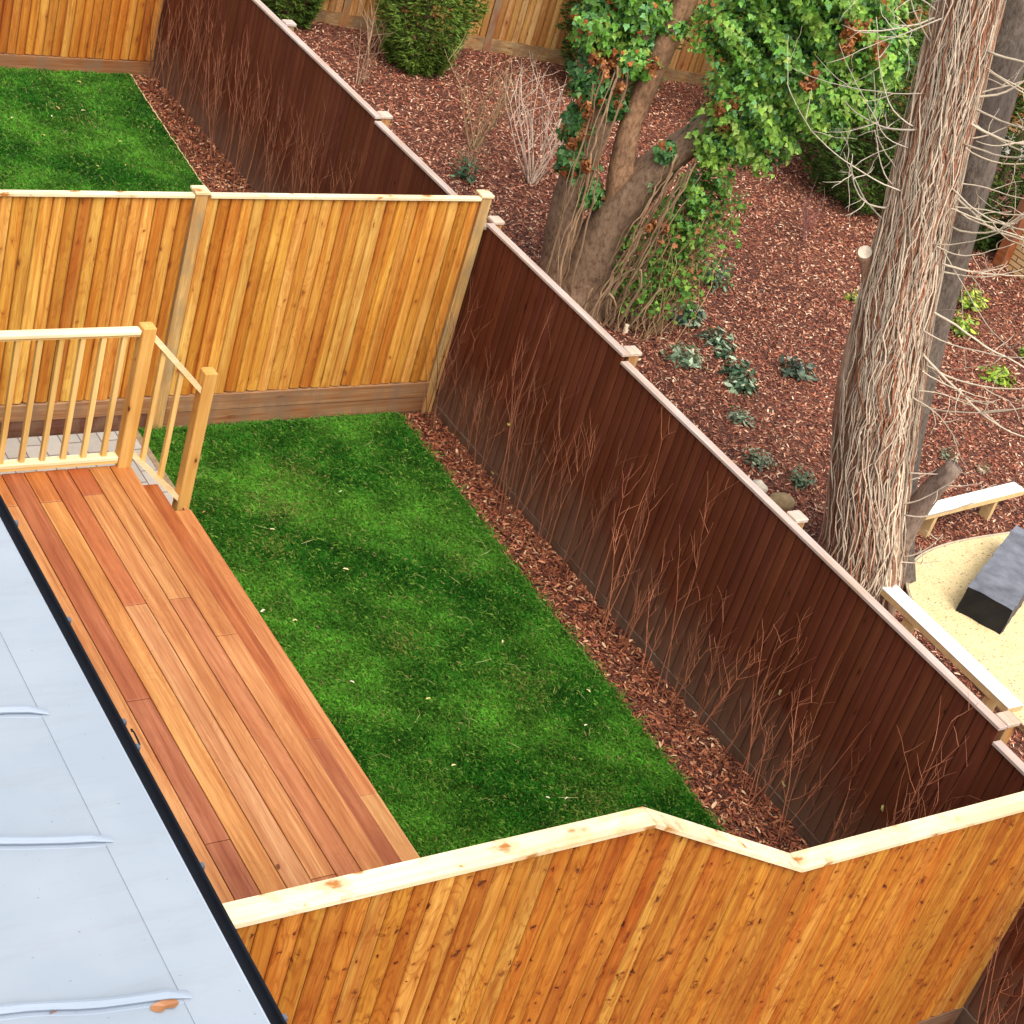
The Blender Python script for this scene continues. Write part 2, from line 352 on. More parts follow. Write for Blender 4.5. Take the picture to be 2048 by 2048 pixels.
# ---------------------------------------------------------------- fences
def palette(cols, w=None):
    i = RNG.choice(len(cols), p=w); c = np.array(cols[i])
    return c*RNG.uniform(.88, 1.08)*np.array([1, RNG.uniform(.95, 1.04), RNG.uniform(.85, 1.12)])
GOLD = [(.76, .42, .085), (.73, .38, .07), (.80, .46, .10), (.70, .35, .06), (.82, .50, .125)]
AMBER = [(.60, .265, .036), (.57, .24, .032), (.64, .30, .046), (.59, .255, .034), (.48, .17, .020), (.68, .36, .07)]
BROWN = [(.155, .044, .020), (.148, .041, .0185), (.162, .047, .0215), (.142, .039, .018)]
BACK = [(.60, .36, .13), (.52, .30, .10), (.66, .42, .18), (.48, .26, .09)]
def slats(o0, ax, nrm, s0, s1, zb, zt, cols, pitch=.1, prof=1.0, thick=.022, first=True, w=None):
    """featheredge boards: wedge-shaped, each tucked under the thick edge of the next.
       o0 point, ax axis along fence, nrm outward normal, from s0 to s1"""
    m_ = MB(); ax = np.array(ax, float); nrm = np.array(nrm, float); o0 = np.array(o0, float)
    n = max(1, int(round((s1-s0)/pitch))); p = (s1-s0)/n
    for k in range(n):
        a = s0+k*p; t = palette(cols, w); jz = RNG.uniform(-.006, .006); th = thick*RNG.uniform(.85, 1.15)
        P = [(0, th*.0), (.05, th*.45), (.22, th*.85), (.50, th*1.0), (.74, th*.86), (.90, th*.45), (.955, -th*.35)]
        V = []
        for zi in (0, 1):
            for q, d in P:
                s = a+q*p; z = (zb(s) if callable(zb) else zb)+jz if zi == 0 else (zt(s) if callable(zt) else zt)
                V.append(o0+ax*s+nrm*(d*prof-thick)+np.array([0, 0, z]))
        for q in (0, .955):   # back corners
            for zi in (0, 1):
                s = a+q*p; z = (zb(s) if callable(zb) else zb)+jz if zi == 0 else (zt(s) if callable(zt) else zt)
                V.append(o0+ax*s-nrm*(thick+.012)+np.array([0, 0, z]))
        K = len(P)
        F = [[i, i+1, K+i+1, K+i] for i in range(K-1)]
        m_.raw(V, F, t); m_.n -= len(V)
        b0, t0, b1, t1 = 2*K, 2*K+1, 2*K+2, 2*K+3
        m_.raw_faces([[b0, t0, t1, b1], [b0, 0, K, t0], [K-1, b1, t1, 2*K-1]])
        m_.raw_faces([[K+i for i in range(K)]+[t1, t0]]); m_.raw_faces([[i for i in range(K-1, -1, -1)]+[b0, b1]])
        m_.n += len(V)
    return m_
# -- middle fence (y = 0) between the two gardens
F1 = thing('timber_fence', (-2.7, 0, 0), 'golden closeboard fence dividing the two lawns, with two wooden gravel boards at its foot', 'fence')
X0 = [-5.32, -2.62, -.02]
for a, b in ((-5.22, -2.726), (-2.612, -.124)):
    slats((0, 0, 0), (1, 0, 0), (0, -1, 0), a, b, .336, 2.125, GOLD+GOLD+AMBER[:2]).build('slat_panel', M_pine, F1)
for px in (-2.719, -.12):
    m_ = MB(); m_.box(px, px+.1, -.004, .096, -.3, 2.145, (.66, .44, .17), .004); p = m_.build('post', M_post, F1)
    m_ = MB(); m_.box(px-.012, px+.113, -.014, .108, 2.152, 2.176, (.84, .70, .46), .006); c = m_.build('post_cap', M_capx, F1)
m_ = MB(); m_.box(-5.32, -5.22, -.004, .096, -.3, 2.145, (.66, .44, .17), .004); m_.build('post', M_post, F1)
for a, b in ((-5.7, -2.735), (-2.602, -.134)):
    m_ = MB(); m_.box(a, b, -.022, .036, 2.128, 2.153, (.86, .74, .52), .004); m_.build('capping_rail', M_capx, F1)
for a, b in ((-5.22, -2.72), (-2.618, -.122)):
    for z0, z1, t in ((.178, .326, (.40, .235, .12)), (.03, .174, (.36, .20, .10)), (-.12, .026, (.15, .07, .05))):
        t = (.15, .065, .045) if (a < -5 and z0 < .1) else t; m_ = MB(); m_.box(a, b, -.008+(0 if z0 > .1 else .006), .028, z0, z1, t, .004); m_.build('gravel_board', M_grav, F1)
# -- far fence (y = 6.963)
F2 = thing('timber_fence', (-2.7, 6.963, .14), 'orange closeboard fence at the far end of the upper-left lawn', 'fence')
for a, b in ((-5.7, -2.75), (-2.65, -.02)):
    slats((0, 6.963, 0), (1, 0, 0), (0, -1, 0), a, b, .32, 2.25, AMBER+GOLD[:2]).build('slat_panel', M_pine, F2)
    m_ = MB(); m_.box(a, b, 6.955, 6.99, .10, .31, (.36, .18, .08), .004); m_.build('gravel_board', M_grav, F2)
    m_ = MB(); m_.box(a, b, 6.94, 7.0, 2.253, 2.28, (.86, .74, .52), .004); m_.build('capping_rail', M_capx, F2)
m_ = MB(); m_.box(-2.75, -2.65, 6.955, 7.05, 0, 2.3, (.62, .38, .13), .004); m_.build('post', M_post, F2)
# -- near fence (y = -7.18), tall by the deck then raked down
F3 = thing('timber_fence', (-2.8, -7.15, 0), 'knotty amber fence in the foreground whose wide pale top slopes down beyond the deck', 'fence')
def ztop3(x):
    if x < -3.53: return 2.618
    if x > -2.325: return 1.992
    return 2.618+(x+3.53)/(1.205)*(1.992-2.618)
yF = -7.172
for a, b in ((-5.80, -3.53), (-3.53, -2.33), (-2.33, -.01)):
    slats((0, yF, 0), (1, 0, 0), (0, -1, 0), a, b, .125, ztop3, AMBER+GOLD[:1], prof=.62, w=[.24, .16, .17, .2, .06, .07, .10], pitch=.103).build('slat_panel', M_pine_knotty, F3)
for a, b in ((-5.80, -3.53), (-3.53, -2.325), (-2.325, -.005)):
    za, zb_ = ztop3(a+1e-6), ztop3(b-1e-6)
    if a == -3.53: za, zb_ = 2.618, 1.992
    m_ = MB(); y0, y1 = -7.186, -7.07; h = .027
    m_.hexa([(a+.001, y0, za+.002), (b-.001, y0, zb_+.002), (b-.001, y1, zb_+.002), (a+.001, y1, za+.002), (a+.001, y0, za+h), (b-.001, y0, zb_+h), (b-.001, y1, zb_+h), (a+.001, y1, za+h)], (.86, .74, .52))
    m_.build('capping_rail', M_capx, F3)
for a, b in ((-5.59, -2.43), (-2.33, -.02)):
    m_ = MB(); m_.box(a, b, -7.165, -7.13, -.06, .12, (.24, .15, .10), .004); m_.build('gravel_board', M_grav, F3)
for px, zt in ((-5.59, 2.6), (-3.58, 2.6), (-2.36, 1.98), (-.13, 1.98)):
    m_ = MB(); m_.box(px, px+.09, -7.14, -7.076, -.3, zt, (.6, .38, .14)); m_.build('post', M_post, F3)
for z in (.45, 1.2, 1.85):
    m_ = MB(); m_.box(-5.59, -.03, -7.141, -7.10, z-.04, z+.04, (.6, .38, .14)); m_.build('rail', M_grav, F3)
# -- long brown fence (x = 0)
F4 = thing('timber_fence', (0, 0, 0), 'long dark brown stained fence stepping down alongside both lawns', 'fence')
secs = [(8.55, 6.36, 1.914), (6.36, 4.25, 1.914), (4.25, 2.10, 1.914), (2.10, 0., 1.874), (0., -2.15, 1.918), (-2.15, -4.30, 1.858), (-4.30, -6.455, 1.858), (-6.455, -8.6, 1.75), (-8.6, -10.75, 1.75)]
for (y1, y0, zt) in secs:
    zg = .10 if y1 < .1 else .16
    slats((0, 0, 0), (0, 1, 0), (-1, 0, 0), y0+.002, y1-.002, zg, zt-.024, BROWN, thick=.009).build('slat_panel', M_brown, F4)
    m_ = MB(); m_.box(-.014, .058, y0-.008, y1-.008, zt-.022, zt, (.60, .50, .44), .003); m_.build('capping_rail', M_capy, F4)
    m_ = MB(); m_.box(-.006, .03, y0+.003, y1-.003, -.12, zg-.006, (.15, .095, .065)); m_.build('gravel_board', M_browng, F4)
    for z in (.45, 1.1, 1.65):
        m_ = MB(); m_.box(.03, .063, y0+.01, y1-.01, z-.04, z+.04, (.20, .11, .06)); m_.build('rail', M_browng, F4)
for (y, zt) in ((6.36, 1.93), (4.25, 1.93), (2.10, 1.925), (0., 1.93), (-2.15, 1.925), (-4.30, 1.875), (-6.455, 1.87), (-8.6, 1.765)):
    m_ = MB(); m_.box(.066, .160, y+.0, y+.1, -.2, zt-.03, (.52, .30, .12)); m_.build('post', M_post, F4)
    m_ = MB(); m_.box(.060, .178, y-.01, y+.108, zt-.027, zt, (.66, .56, .46), .006); m_.build('post_cap', M_capy, F4)
# -- park's back fence
F5 = thing('timber_fence', (6, 8.8, 0), 'weathered closeboard fence behind the conifers across the mulch bed', 'fence')
A5 = np.array([3.0, 9.45, 0]); B5 = np.array([16.0, 6.2, 0]); d5 = (B5-A5); L5 = np.linalg.norm(d5); d5 /= L5; n5 = np.array([d5[1], -d5[0], 0])
A5 = A5-d5*3.5; L5 += 3.5
nb = int(L5/2.1)
for k in range(nb):
    s0_, s1_ = k*2.1+.05, k*2.1+2.05
    slats(A5, d5, n5, s0_, s1_, .2, 1.85, BACK if k < 5 else [(.50, .24, .07), (.58, .30, .09), (.44, .2, .06)]).build('slat_panel', M_pine, F5)
    m_ = MB(); q = [A5+d5*s0_, A5+d5*s1_]; m_.hexa([q[0]-n5*.02-[0, 0, .1], q[1]-n5*.02-[0, 0, .1], q[1]+n5*-.05-[0, 0, .1], q[0]-n5*.05-[0, 0, .1], q[0]-n5*.0+[0, 0, .2], q[1]-n5*.0+[0, 0, .2], q[1]-n5*.05+[0, 0, .2], q[0]-n5*.05+[0, 0, .2]], (.50, .36, .18)); m_.build('gravel_board', M_grav, F5)
    p_ = A5+d5*(k*2.1); e = .05
    m_ = MB(); m_.hexa([p_-d5*e+n5*.004, p_+d5*e+n5*.004, p_+d5*e-n5*.1, p_-d5*e-n5*.1]+[x+np.array([0, 0, 1.9]) for x in (p_-d5*e+n5*.004, p_+d5*e+n5*.004, p_+d5*e-n5*.1, p_-d5*e-n5*.1)], (.46, .24, .1) if k != 3 else (.30, .13, .07)); m_.build('post', M_post, F5)
    m_ = MB(); m_.hexa([q[0]+n5*.02+[0, 0, 1.853], q[1]+n5*.02+[0, 0, 1.853], q[1]-n5*.05+[0, 0, 1.853], q[0]-n5*.05+[0, 0, 1.853], q[0]+n5*.02+[0, 0, 1.88], q[1]+n5*.02+[0, 0, 1.88], q[1]-n5*.05+[0, 0, 1.88], q[0]-n5*.05+[0, 0, 1.88]], (.6, .5, .38)); m_.build('capping_rail', M_capx, F5)
# brick wall end with brown pier at the far right
wl = thing('brick_wall', (10.2, 2.2, 0), 'yellow brick wall end with a brown timber edge behind the leaning trunk', 'wall')
m_ = MB(); m_.box(10.18, 13.5, .5, 2.40, -.1, .95); m_.build('wall_face', M_ybrick, wl)
m_ = MB(); m_.box(10.05, 10.18, 2.403, 2.55, -.1, 1.0, (.42, .16, .06)); m_.build('corner_post', M_browng, wl)

# ---------------------------------------------------------------- house extension, roof and gutter
H = thing('house_extension', (-7.5, -6, 0), 'single-storey extension with a flat pale grey roof and black gutter', 'building')
m_ = MB(); m_.box(-9.6, -5.78, -20, .0, -.5, 2.50); m_.build('wall', M_brick, H)
m_ = MB(); m_.box(-9.7, -5.672, -20, .1, 2.505, 2.612, bev=.006); RF = m_.build('roof', M_roof, H)
def roofridge(yend, nm='roof_ridge'):
    m2 = MB(); n = 44; xs = np.linspace(-5.900, -9.4, n); R_ = []
    ph = RNG.uniform(0, 6)
    for i, x in enumerate(xs):
        yy = yend-(x+5.915)*.20+.006*math.sin(i*.9+ph)+.004*math.sin(i*.37+ph*2)
        row = []
        for dy, dz in ((-.030, .0), (-.028, .003), (-.002, .004), (-.004, .012), (-.018, .015), (-.022, .025), (-.016, .034), (-.004, .038), (.008, .036), (.014, .026), (.016, .012), (.016, .0)):
            row.append((x, yy+dy*(1+.08*math.sin(i*1.7)), 2.6125+dz*(1 if 0 < i else .35)))
        R_.append(row)
    R_ = np.array(R_); k = R_.shape[1]; i, j = np.meshgrid(np.arange(n-1), np.arange(k-1), indexing='ij'); a = i*k+j
    m2.raw(R_.reshape(-1, 3), np.stack([a, a+k, a+k+1, a+1], -1).reshape(-1, 4), (.97, 1.0, 1.04)); m2.raw_faces([]) if False else None
    m2.n -= n*k; m2.raw_faces([list(range(k))]); m2.n += n*k
    o = m2.build(nm, M_roof, H); return o
for ye in (-4.43, -5.215, -5.972, -6.725, -7.535, -8.32, -9.11): roofridge(ye)
m_ = MB(); m_.box(-5.930, -5.6735, -20, .095, 2.6125, 2.6165, (1.02, 1.02, 1.02)); m_.build('edge_trim', M_roof, H)
m_ = MB(); m_.tube([(-5.676, -20, 2.612), (-5.676, -10, 2.612), (-5.676, .09, 2.612)], .006, 8, (1.35, 1.35, 1.35)); m_.build('drip_edge', M_roof, H, smooth=True)  # brighter tint paints the highlight along the roof lip
G = MB(); ys = np.linspace(-20, .05, 60); prof = []
for a in np.linspace(PI, 2*PI, 9): prof.append((-5.655+.052*math.cos(a), 2.598+.052*math.sin(a)))
for a in np.linspace(2*PI, PI, 9): prof.append((-5.655+.047*math.cos(a), 2.600+.047*math.sin(a)))
R_ = np.array([[(x, y, z) for x, z in prof] for y in ys]); k = len(prof); i, j = np.meshgrid(np.arange(len(ys)-1), np.arange(k), indexing='ij')
G.raw(R_.reshape(-1, 3), np.stack([i*k+j, i*k+(j+1) % k, (i+1)*k+(j+1) % k, (i+1)*k+j], -1).reshape(-1, 4))
GU = G.build('gutter', M_gutter, H, smooth=True)
for y in (-3.9, -4.63, -5.38, -6.08, -6.24, -6.94, -7.72, -8.5):
    m_ = MB(); m_.tube([(-5.655+.056*math.cos(a), y, 2.596+.056*math.sin(a)) for a in np.linspace(PI, 2*PI, 9)], .006, 6)
    m_.box(-5.607, -5.594, y-.012, y+.012, 2.585, 2.606)
    b_ = m_.build('bracket', M_clip, origin=W[GU.name]); b_.parent = GU; b_.location = (0, 0, 0)
m_ = MB()
for k in range(3):
    a = k*.3; m_.tube([(-5.60+.002*i, -6.02+.02*math.sin(i*1.1+a)-.012*i, 2.61+.01*math.sin(i*.8+a)) for i in range(7)], .0035, 5)
H.location = (-7.577, -6, .14)
tag(m_.build('cable', M_gutter, origin=(-5.6, -6.02, 2.6)), 'short loop of black cable dangling over the gutter lip', 'cable').location = (-5.677, -6.16, 2.74)

# ---------------------------------------------------------------- deck
D = thing('timber_deck', (-4.6, -4.5, 0), 'raised reddish hardwood deck with two long step treads beside the lawn', 'deck')
ZD = 1.015
OR, YL, RD, DR, TN, OT, PK = (.60, .23, .075), (.80, .46, .16), (.46, .125, .055), (.36, .105, .065), (.68, .37, .17), (.66, .30, .12), (.56, .24, .14)
rows = {  # column (x right edge index from deck lip) : [(y_start, y_end, colour)], board tone plus the paler light of the near end
 0: [(-7.06, -3.715, (.64, .30, .13)), (-3.71, -1.84, (.60, .27, .10))],
 1: [(-7.06, -3.315, (.56, .23, .12)), (-3.31, -1.84, (.64, .34, .15))],
 2: [(-7.06, -5.725, (.50, .20, .11)), (-5.72, -2.155, (.66, .33, .15)), (-2.15, -1.84, (.46, .12, .05))],
 3: [(-7.06, -3.325, (.66, .36, .20)), (-3.32, -1.84, (.52, .165, .075))],
 4: [(-7.06, -2.195, (.72, .38, .14)), (-2.19, -1.84, (.58, .21, .06))],
 5: [(-7.06, -5.335, (.36, .12, .08)), (-5.33, -4.165, (.42, .145, .095)), (-4.16, -1.84, (.42, .125, .07))],
 6: [(-7.06, -2.205, (.68, .35, .16)), (-2.20, -1.84, (.58, .23, .07))],
 7: [(-7.06, -1.84, (.5, .2, .1))]}
for c_, segs in rows.items():
    x1 = -3.762-.15*c_-.002; x0 = x1-.1445
    for (a, b, col) in segs:
        m_ = MB(); m_.box(x0, x1, a+.001, b-.001, ZD-.024, ZD, (np.array(col)*.72+np.array([.58, .255, .11])*.28)*np.array([.93, .90, .74]), .0025); db = m_.build('deck_board', M_deck, D)
        for ys_ in ([a+.03, b-.03] if b-a > .2 else []):
            for xs_ in (x0+.022, x1-.022):
                if x0 < -4.9: continue
                m_ = MB(); m_.box(xs_-.004, xs_+.004, ys_-.004, ys_+.004, ZD-.001, ZD+.0012, (1.9, 1.7, 1.5))
                s_ = m_.build('screw', M_clip, origin=W[db.name]); s_.parent = db
for (x0, x1, z, segs) in ((-3.764, -3.532, .84, [(-7.06, -4.545, (.46, .17, .08)), (-4.542, -1.86, (.48, .16, .055))]), (-3.53, -3.28, .655, [(-7.06, -4.9, (.70, .40, .19)), (-4.897, -1.95, (.64, .29, .13))])):  # upper tread tinted darker to paint in the shade of the step
    for (a, b, col) in segs:
        m_ = MB(); m_.box(x0+.001, x1-.001, a, b, z-.024, z, np.array(col)*np.array([.93, .90, .74]), .003); m_.build('step_tread', M_deck, D)
for x, z0, z1 in ((-3.790, .8165, .991), (-3.560, .632, .8155), (-3.31, -.05, .6305)):
    m_ = MB(); m_.box(x, x+.022, -7.055, -1.87, z0, z1, (.55, .26, .11)); m_.build('riser', M_deck, D)
m_ = MB(); m_.box(-5.75, -3.795, -1.875, -1.85, .78, .989, (.5, .22, .1)); m_.build('end_board', M_deck, D)
for x in (-5.6, -4.7, -3.86):
    for y in (-2.0, -4.4, -6.8):
        m_ = MB(); m_.box(x, x+.09, y, y+.09, -.05, .985, (.4, .3, .2)); m_.build('deck_post', M_post, D)
# balustrade
B = thing('deck_balustrade', (-4.2, -1.83, ZD), 'pale pine balustrade with square spindles across the far end of the deck', 'railing')
RT = (.74, .52, .20)
for x0, zb, zt in ((-3.862, 1.0155, 2.12), (-3.352, .50, 1.745)):
    m_ = MB(); m_.box(x0, x0+.095, -1.88, -1.785, zb, zt, (.68, .40, .12), .006); m_.build('post', M_rail, B)
m_ = MB(); m_.box(-5.74, -3.864, -1.868, -1.798, 2.068, 2.098, (.90, .78, .55), .008); m_.box(-5.74, -3.864, -1.855, -1.811, 2.046, 2.0675, RT); m_.build('handrail', M_railx, B)
m_ = MB(); m_.box(-5.74, -3.864, -1.868, -1.798, 1.072, 1.100, (.88, .74, .48), .006); m_.box(-5.74, -3.864, -1.864, -1.802, 1.045, 1.0715, RT); m_.build('bottom_rail', M_railx, B)
for k in range(13):
    x = -3.965-.1425*k
    m_ = MB(); m_.box(x-.018, x+.018, -1.851, -1.815, 1.0985, 2.047, np.array(RT)*RNG.uniform(.9, 1.1), .003); m_.build('baluster', M_rail, B)
def rail_s(za, zb_, xa, xb, w, h, nm):
    m_ = MB(); y0, y1 = -1.833-w/2, -1.833+w/2
    m_.hexa([(xa, y0, za-h), (xb, y0, zb_-h), (xb, y1, zb_-h), (xa, y1, za-h), (xa, y0, za), (xb, y0, zb_), (xb, y1, zb_), (xa, y1, za)], (.86, .70, .42)); m_.build(nm, M_railx, B)
rail_s(2.06, 1.63, -3.766, -3.353, .07, .05, 'handrail'); rail_s(1.13, .72, -3.766, -3.353, .07, .045, 'bottom_rail')
for x in (-3.67, -3.51):
    zt = 2.06-(x+3.766)*1.041-.045; zb_ = 1.13-(x+3.766)*.993-.012
    m_ = MB(); m_.box(x-.018, x+.018, -1.851, -1.815, zb_, zt, np.array(RT)*1.05, .003); m_.build('baluster', M_rail, B)

# ---------------------------------------------------------------- lawn edging strips
def edging(pts, z, label, t):
    m_ = MB(); P = []
    for i in range(len(pts)-1):
        for q in np.linspace(0, 1, 12, endpoint=False):
            x = pts[i][0]*(1-q)+pts[i+1][0]*q; y = pts[i][1]*(1-q)+pts[i+1][1]*q
            P.append((x+RNG.normal(0, .003), y, z+RNG.normal(0, .003)))
    m_.tube(P, .007, 4, t); return tag(m_.build('lawn_edging', M_beamside, origin=(pts[0][0], pts[0][1], z)), label, 'edging')
edging(EDGE, .016, 'thin timber lath edging the middle lawn along its bark border', (.42, .36, .33))
edging(EDGE2, .165, 'pale timber lath edging the upper-left lawn along its bark border', (1.0, 1.05, 1.2))

# ---------------------------------------------------------------- bark chips
def inpoly_x(pts, y): return np.interp(y, [p[1] for p in pts][::(1 if pts[0][1] < pts[-1][1] else -1)], [p[0] for p in pts][::(1 if pts[0][1] < pts[-1][1] else -1)])
def chips(x, y, z, lmin, lmax, cols, w, tilt=.35):
    n = len(x); L = RNG.uniform(lmin, lmax, n); Wd = L*RNG.uniform(.18, .42, n); a = RNG.uniform(0, 2*PI, n)
    d = np.stack([np.cos(a), np.sin(a), RNG.normal(0, tilt, n)], -1); d /= np.linalg.norm(d, axis=1)[:, None]
    s = np.stack([-np.sin(a), np.cos(a), RNG.normal(0, tilt, n)], -1); s -= d*(s*d).sum(1)[:, None]; s /= np.linalg.norm(s, axis=1)[:, None]
    up = np.cross(d, s); c = np.stack([x, y, z+L*.10+RNG.uniform(0, .012, n)], -1)
    h = (L*.5)[:, None]; v = (Wd*.5)[:, None]; k = (Wd*.25)[:, None]
    V = np.stack([c-d*h-s*v*.5, c-d*h*.9+s*v*.7, c+s*v+up*0, c+d*h*.95+s*v*.5, c+d*h-s*v*.6, c-s*v+up*k], 1)
    F = np.arange(n)[:, None]*6+np.array([[0, 5, 4, 3, 2, 1]]); F = F[:, ::-1]
    ci = RNG.choice(len(cols), n, p=w); C = np.array(cols)[ci]*RNG.uniform(.75, 1.25, (n, 1))
    return V.reshape(-1, 3), F, np.repeat(C, 6, axis=0)
BC = [(.075, .02, .010), (.20, .055, .024), (.33, .105, .045), (.46, .20, .095), (.66, .42, .24)]
n = 9000; y = RNG.uniform(-7.05, -.03, n); xe = inpoly_x(EDGE, y); x = xe+(0-xe)*RNG.uniform(0, 1, n)**.9-.01
m_ = MB(); m_.raw(*chips(x, y, np.full(n, .008), .025, .065, BC, [.24, .33, .27, .12, .04]))
n = 5500; y = RNG.uniform(2.8, 6.9, n); xe = inpoly_x(EDGE2, y); x = xe+(0-xe)*RNG.uniform(0, 1, n)**.9
m_.raw(*chips(x, y, np.full(n, .148), .025, .065, BC, [.27, .3, .24, .13, .06]))
n = 1500; m_.raw(*chips(RNG.uniform(-.7, 0, n), RNG.uniform(-9.5, -7.25, n), np.full(n, -.015), .025, .065, BC, [.4, .3, .2, .1, .0]))
tag(m_.build('bark_chips', M_chip), 'loose reddish bark chips along the foot of the brown fence', 'bark chips', kind='stuff')
PC = [(.10, .024, .013), (.28, .080, .040), (.44, .16, .085), (.62, .33, .20), (.80, .56, .38)]
n = 300000; x = RNG.uniform(.15, 12, n); y = RNG.uniform(-7.5, 10, n)
v = np.stack([x, y, 0*x], -1)-CAM; dz = v@np.array(f); px = (v@np.array(r))/dz; py = (v@np.array(u))/dz
keep = (abs(px) < .31) & (abs(py-.0) < .33); x, y = x[keep], y[keep]
# denser nearer the camera
k2 = RNG.uniform(0, 1, len(x)) < np.clip(1.25-(y+x*.5)/22, .5, 1); x, y = x[k2], y[k2]
k3 = abs((x-5.2)/2.42)**3.9+abs((y+5.2)/2.49)**3.9 > 1; x, y = x[k3], y[k3]
m_ = MB(); m_.raw(*chips(x, y, park_z(x, y), .022, .058, PC, [.22, .30, .28, .14, .06]))
tag(m_.build('park_bark_chips', M_chip), 'pinkish brown bark chips spread over the park bed behind the fence', 'bark chips', kind='stuff')

# ---------------------------------------------------------------- grass
def grass(x, y, z, name, label):
    n = len(x); h = RNG.uniform(.022, .055, n); w_ = RNG.uniform(.0028, .0048, n); a = RNG.uniform(0, 2*PI, n)
    bend = RNG.uniform(.25, 1.2, n)*h*1.1
    d = np.stack([np.cos(a), np.sin(a), 0*a], -1); s = np.stack([-np.sin(a), np.cos(a), 0*a], -1); up = np.array([0, 0, 1.])
    c = np.stack([x, y, z], -1); W_ = w_[:, None]
    mid = c+up*(h*.62)[:, None]+d*(bend*.35)[:, None]; tip = c+up*(h*.8)[:, None]+d*bend[:, None]
    V = np.stack([c-s*W_, c+s*W_, mid+s*W_*.9, tip, mid-s*W_*.9], 1)
    F = np.arange(n)[:, None]*5+np.array([[0, 1, 2, 3, 4]])
    pn = .5+.5*np.sin(x*2.1+np.sin(y*1.7)*1.5)*np.sin(y*1.3+x*.8); big = .5+.5*np.sin(x*.9+1)*np.cos(y*.8)
    g2 = np.random.default_rng(5); fld = np.zeros(n)
    for k_ in range(14):
        kx, ky = g2.normal(0, 3.6, 2); fld += np.sin(kx*x+ky*y+g2.uniform(0, 6))
    for k_ in range(10):
        kx, ky = g2.normal(0, 11, 2); fld += .6*np.sin(kx*x+ky*y+g2.uniform(0, 6))
    pn = np.clip(.48+fld*.10, 0, 1)
    fine = .5+.5*np.sin(x*9.3+np.sin(y*7)*2)*np.sin(y*8.1+x*3)
    base = np.array([.030, .155, .012])[None]*(1-pn[:, None])+np.array([.125, .34, .035])[None]*pn[:, None]
    C = base*(.62+.55*fine[:, None])*RNG.uniform(.55, 1.55, (n, 1))
    q = RNG.uniform(0, 1, n); C[q < .12] = np.array([.22, .38, .06])*RNG.uniform(.7, 1.3, (int((q < .12).sum()), 1)); C[q > .988] = (.38, .33, .14)
    # worn yellowish patches
    for (gx, gy, gr) in WORN:
        k = ((x-gx)**2+(y-gy)**2)/gr**2; mm = RNG.uniform(0, 1, n) < .38*np.exp(-k*1.5)
        C[mm] = np.array([.26, .32, .07])*RNG.uniform(.6, 1.2, (int(mm.sum()), 1))
    C5 = np.repeat(C, 5, axis=0)
    m_ = MB(); m_.raw(V.reshape(-1, 3), F, C5); o = m_.build(name, M_grass); return tag(o, label, 'grass', kind='stuff')
WORN = [(-2.1, -1.2, .32), (-1.75, -.75, .22), (-1.4, -4.9, .3), (-1.2, -3.6, .25), (-1.7, -5.3, .25), (-1.5, -5.9, .2), (-2.4, -1.7, .2), (-.9, -2.2, .15), (-1.9, -3.0, .2)]
n = 230000; y = RNG.uniform(-7.06, -.01, n); xe = inpoly_x(EDGE, y); x = -3.25+(xe-.0+3.25)*RNG.uniform(0, 1, n)
k = ~((x < -2.84) & (y > -1.82)); x, y = x[k], y[k]
grass(x, y, np.zeros(len(x)), 'grass', 'short dense green grass of the middle lawn')
n = 110000; y = RNG.uniform(.6, 6.95, n); xe = inpoly_x(EDGE2, y); x = -4.0+(xe+4.0)*RNG.uniform(0, 1, n)
m_ = MB()
for k in range(900):
    q = RNG.uniform(-7.0, -.05); e = RNG.choice([0, 1, 1]); x_ = inpoly_x(EDGE, np.array([q]))[0]+RNG.normal(0, .012) if e else RNG.uniform(-2.8, -.45)
    if not e: q = RNG.choice([-.04, -.03])-abs(RNG.normal(0, .02))
    a = RNG.uniform(0, 6.28); L_ = RNG.uniform(.05, .10); m_.tube([(x_, q, 0), (x_+.3*L_*math.cos(a), q+.3*L_*math.sin(a), .6*L_), (x_+L_*math.cos(a), q+L_*math.sin(a), .65*L_)], [.0022, .002, .0008], 3, np.array([.10, .28, .03])*RNG.uniform(.6, 1.5))
for k in range(55):
    x_, q = RNG.uniform(-2.7, -.6), RNG.uniform(-6.6, -.4); a = RNG.uniform(0, 6.28); L_ = RNG.uniform(.06, .16)
    m_.tube([(x_, q, .03), (x_+.5*L_*math.cos(a), q+.5*L_*math.sin(a), .055), (x_+L_*math.cos(a+.3), q+L_*math.sin(a+.3), .045)], [.0018, .0018, .001], 3, np.array([.50, .52, .20])*RNG.uniform(.5, 1.1))
tag(m_.build('grass_edge', M_grass), 'longer grass blades and loose straws at the lawn edges', 'grass', kind='stuff')
WORN = [(-1.3, 5.6, .2), (-1.5, 5.9, .15)]
k = y > 3.4; x, y = x[k], y[k]
grass(x, y, np.full(len(x), .14), 'far_grass', 'short green grass of the upper-left lawn')

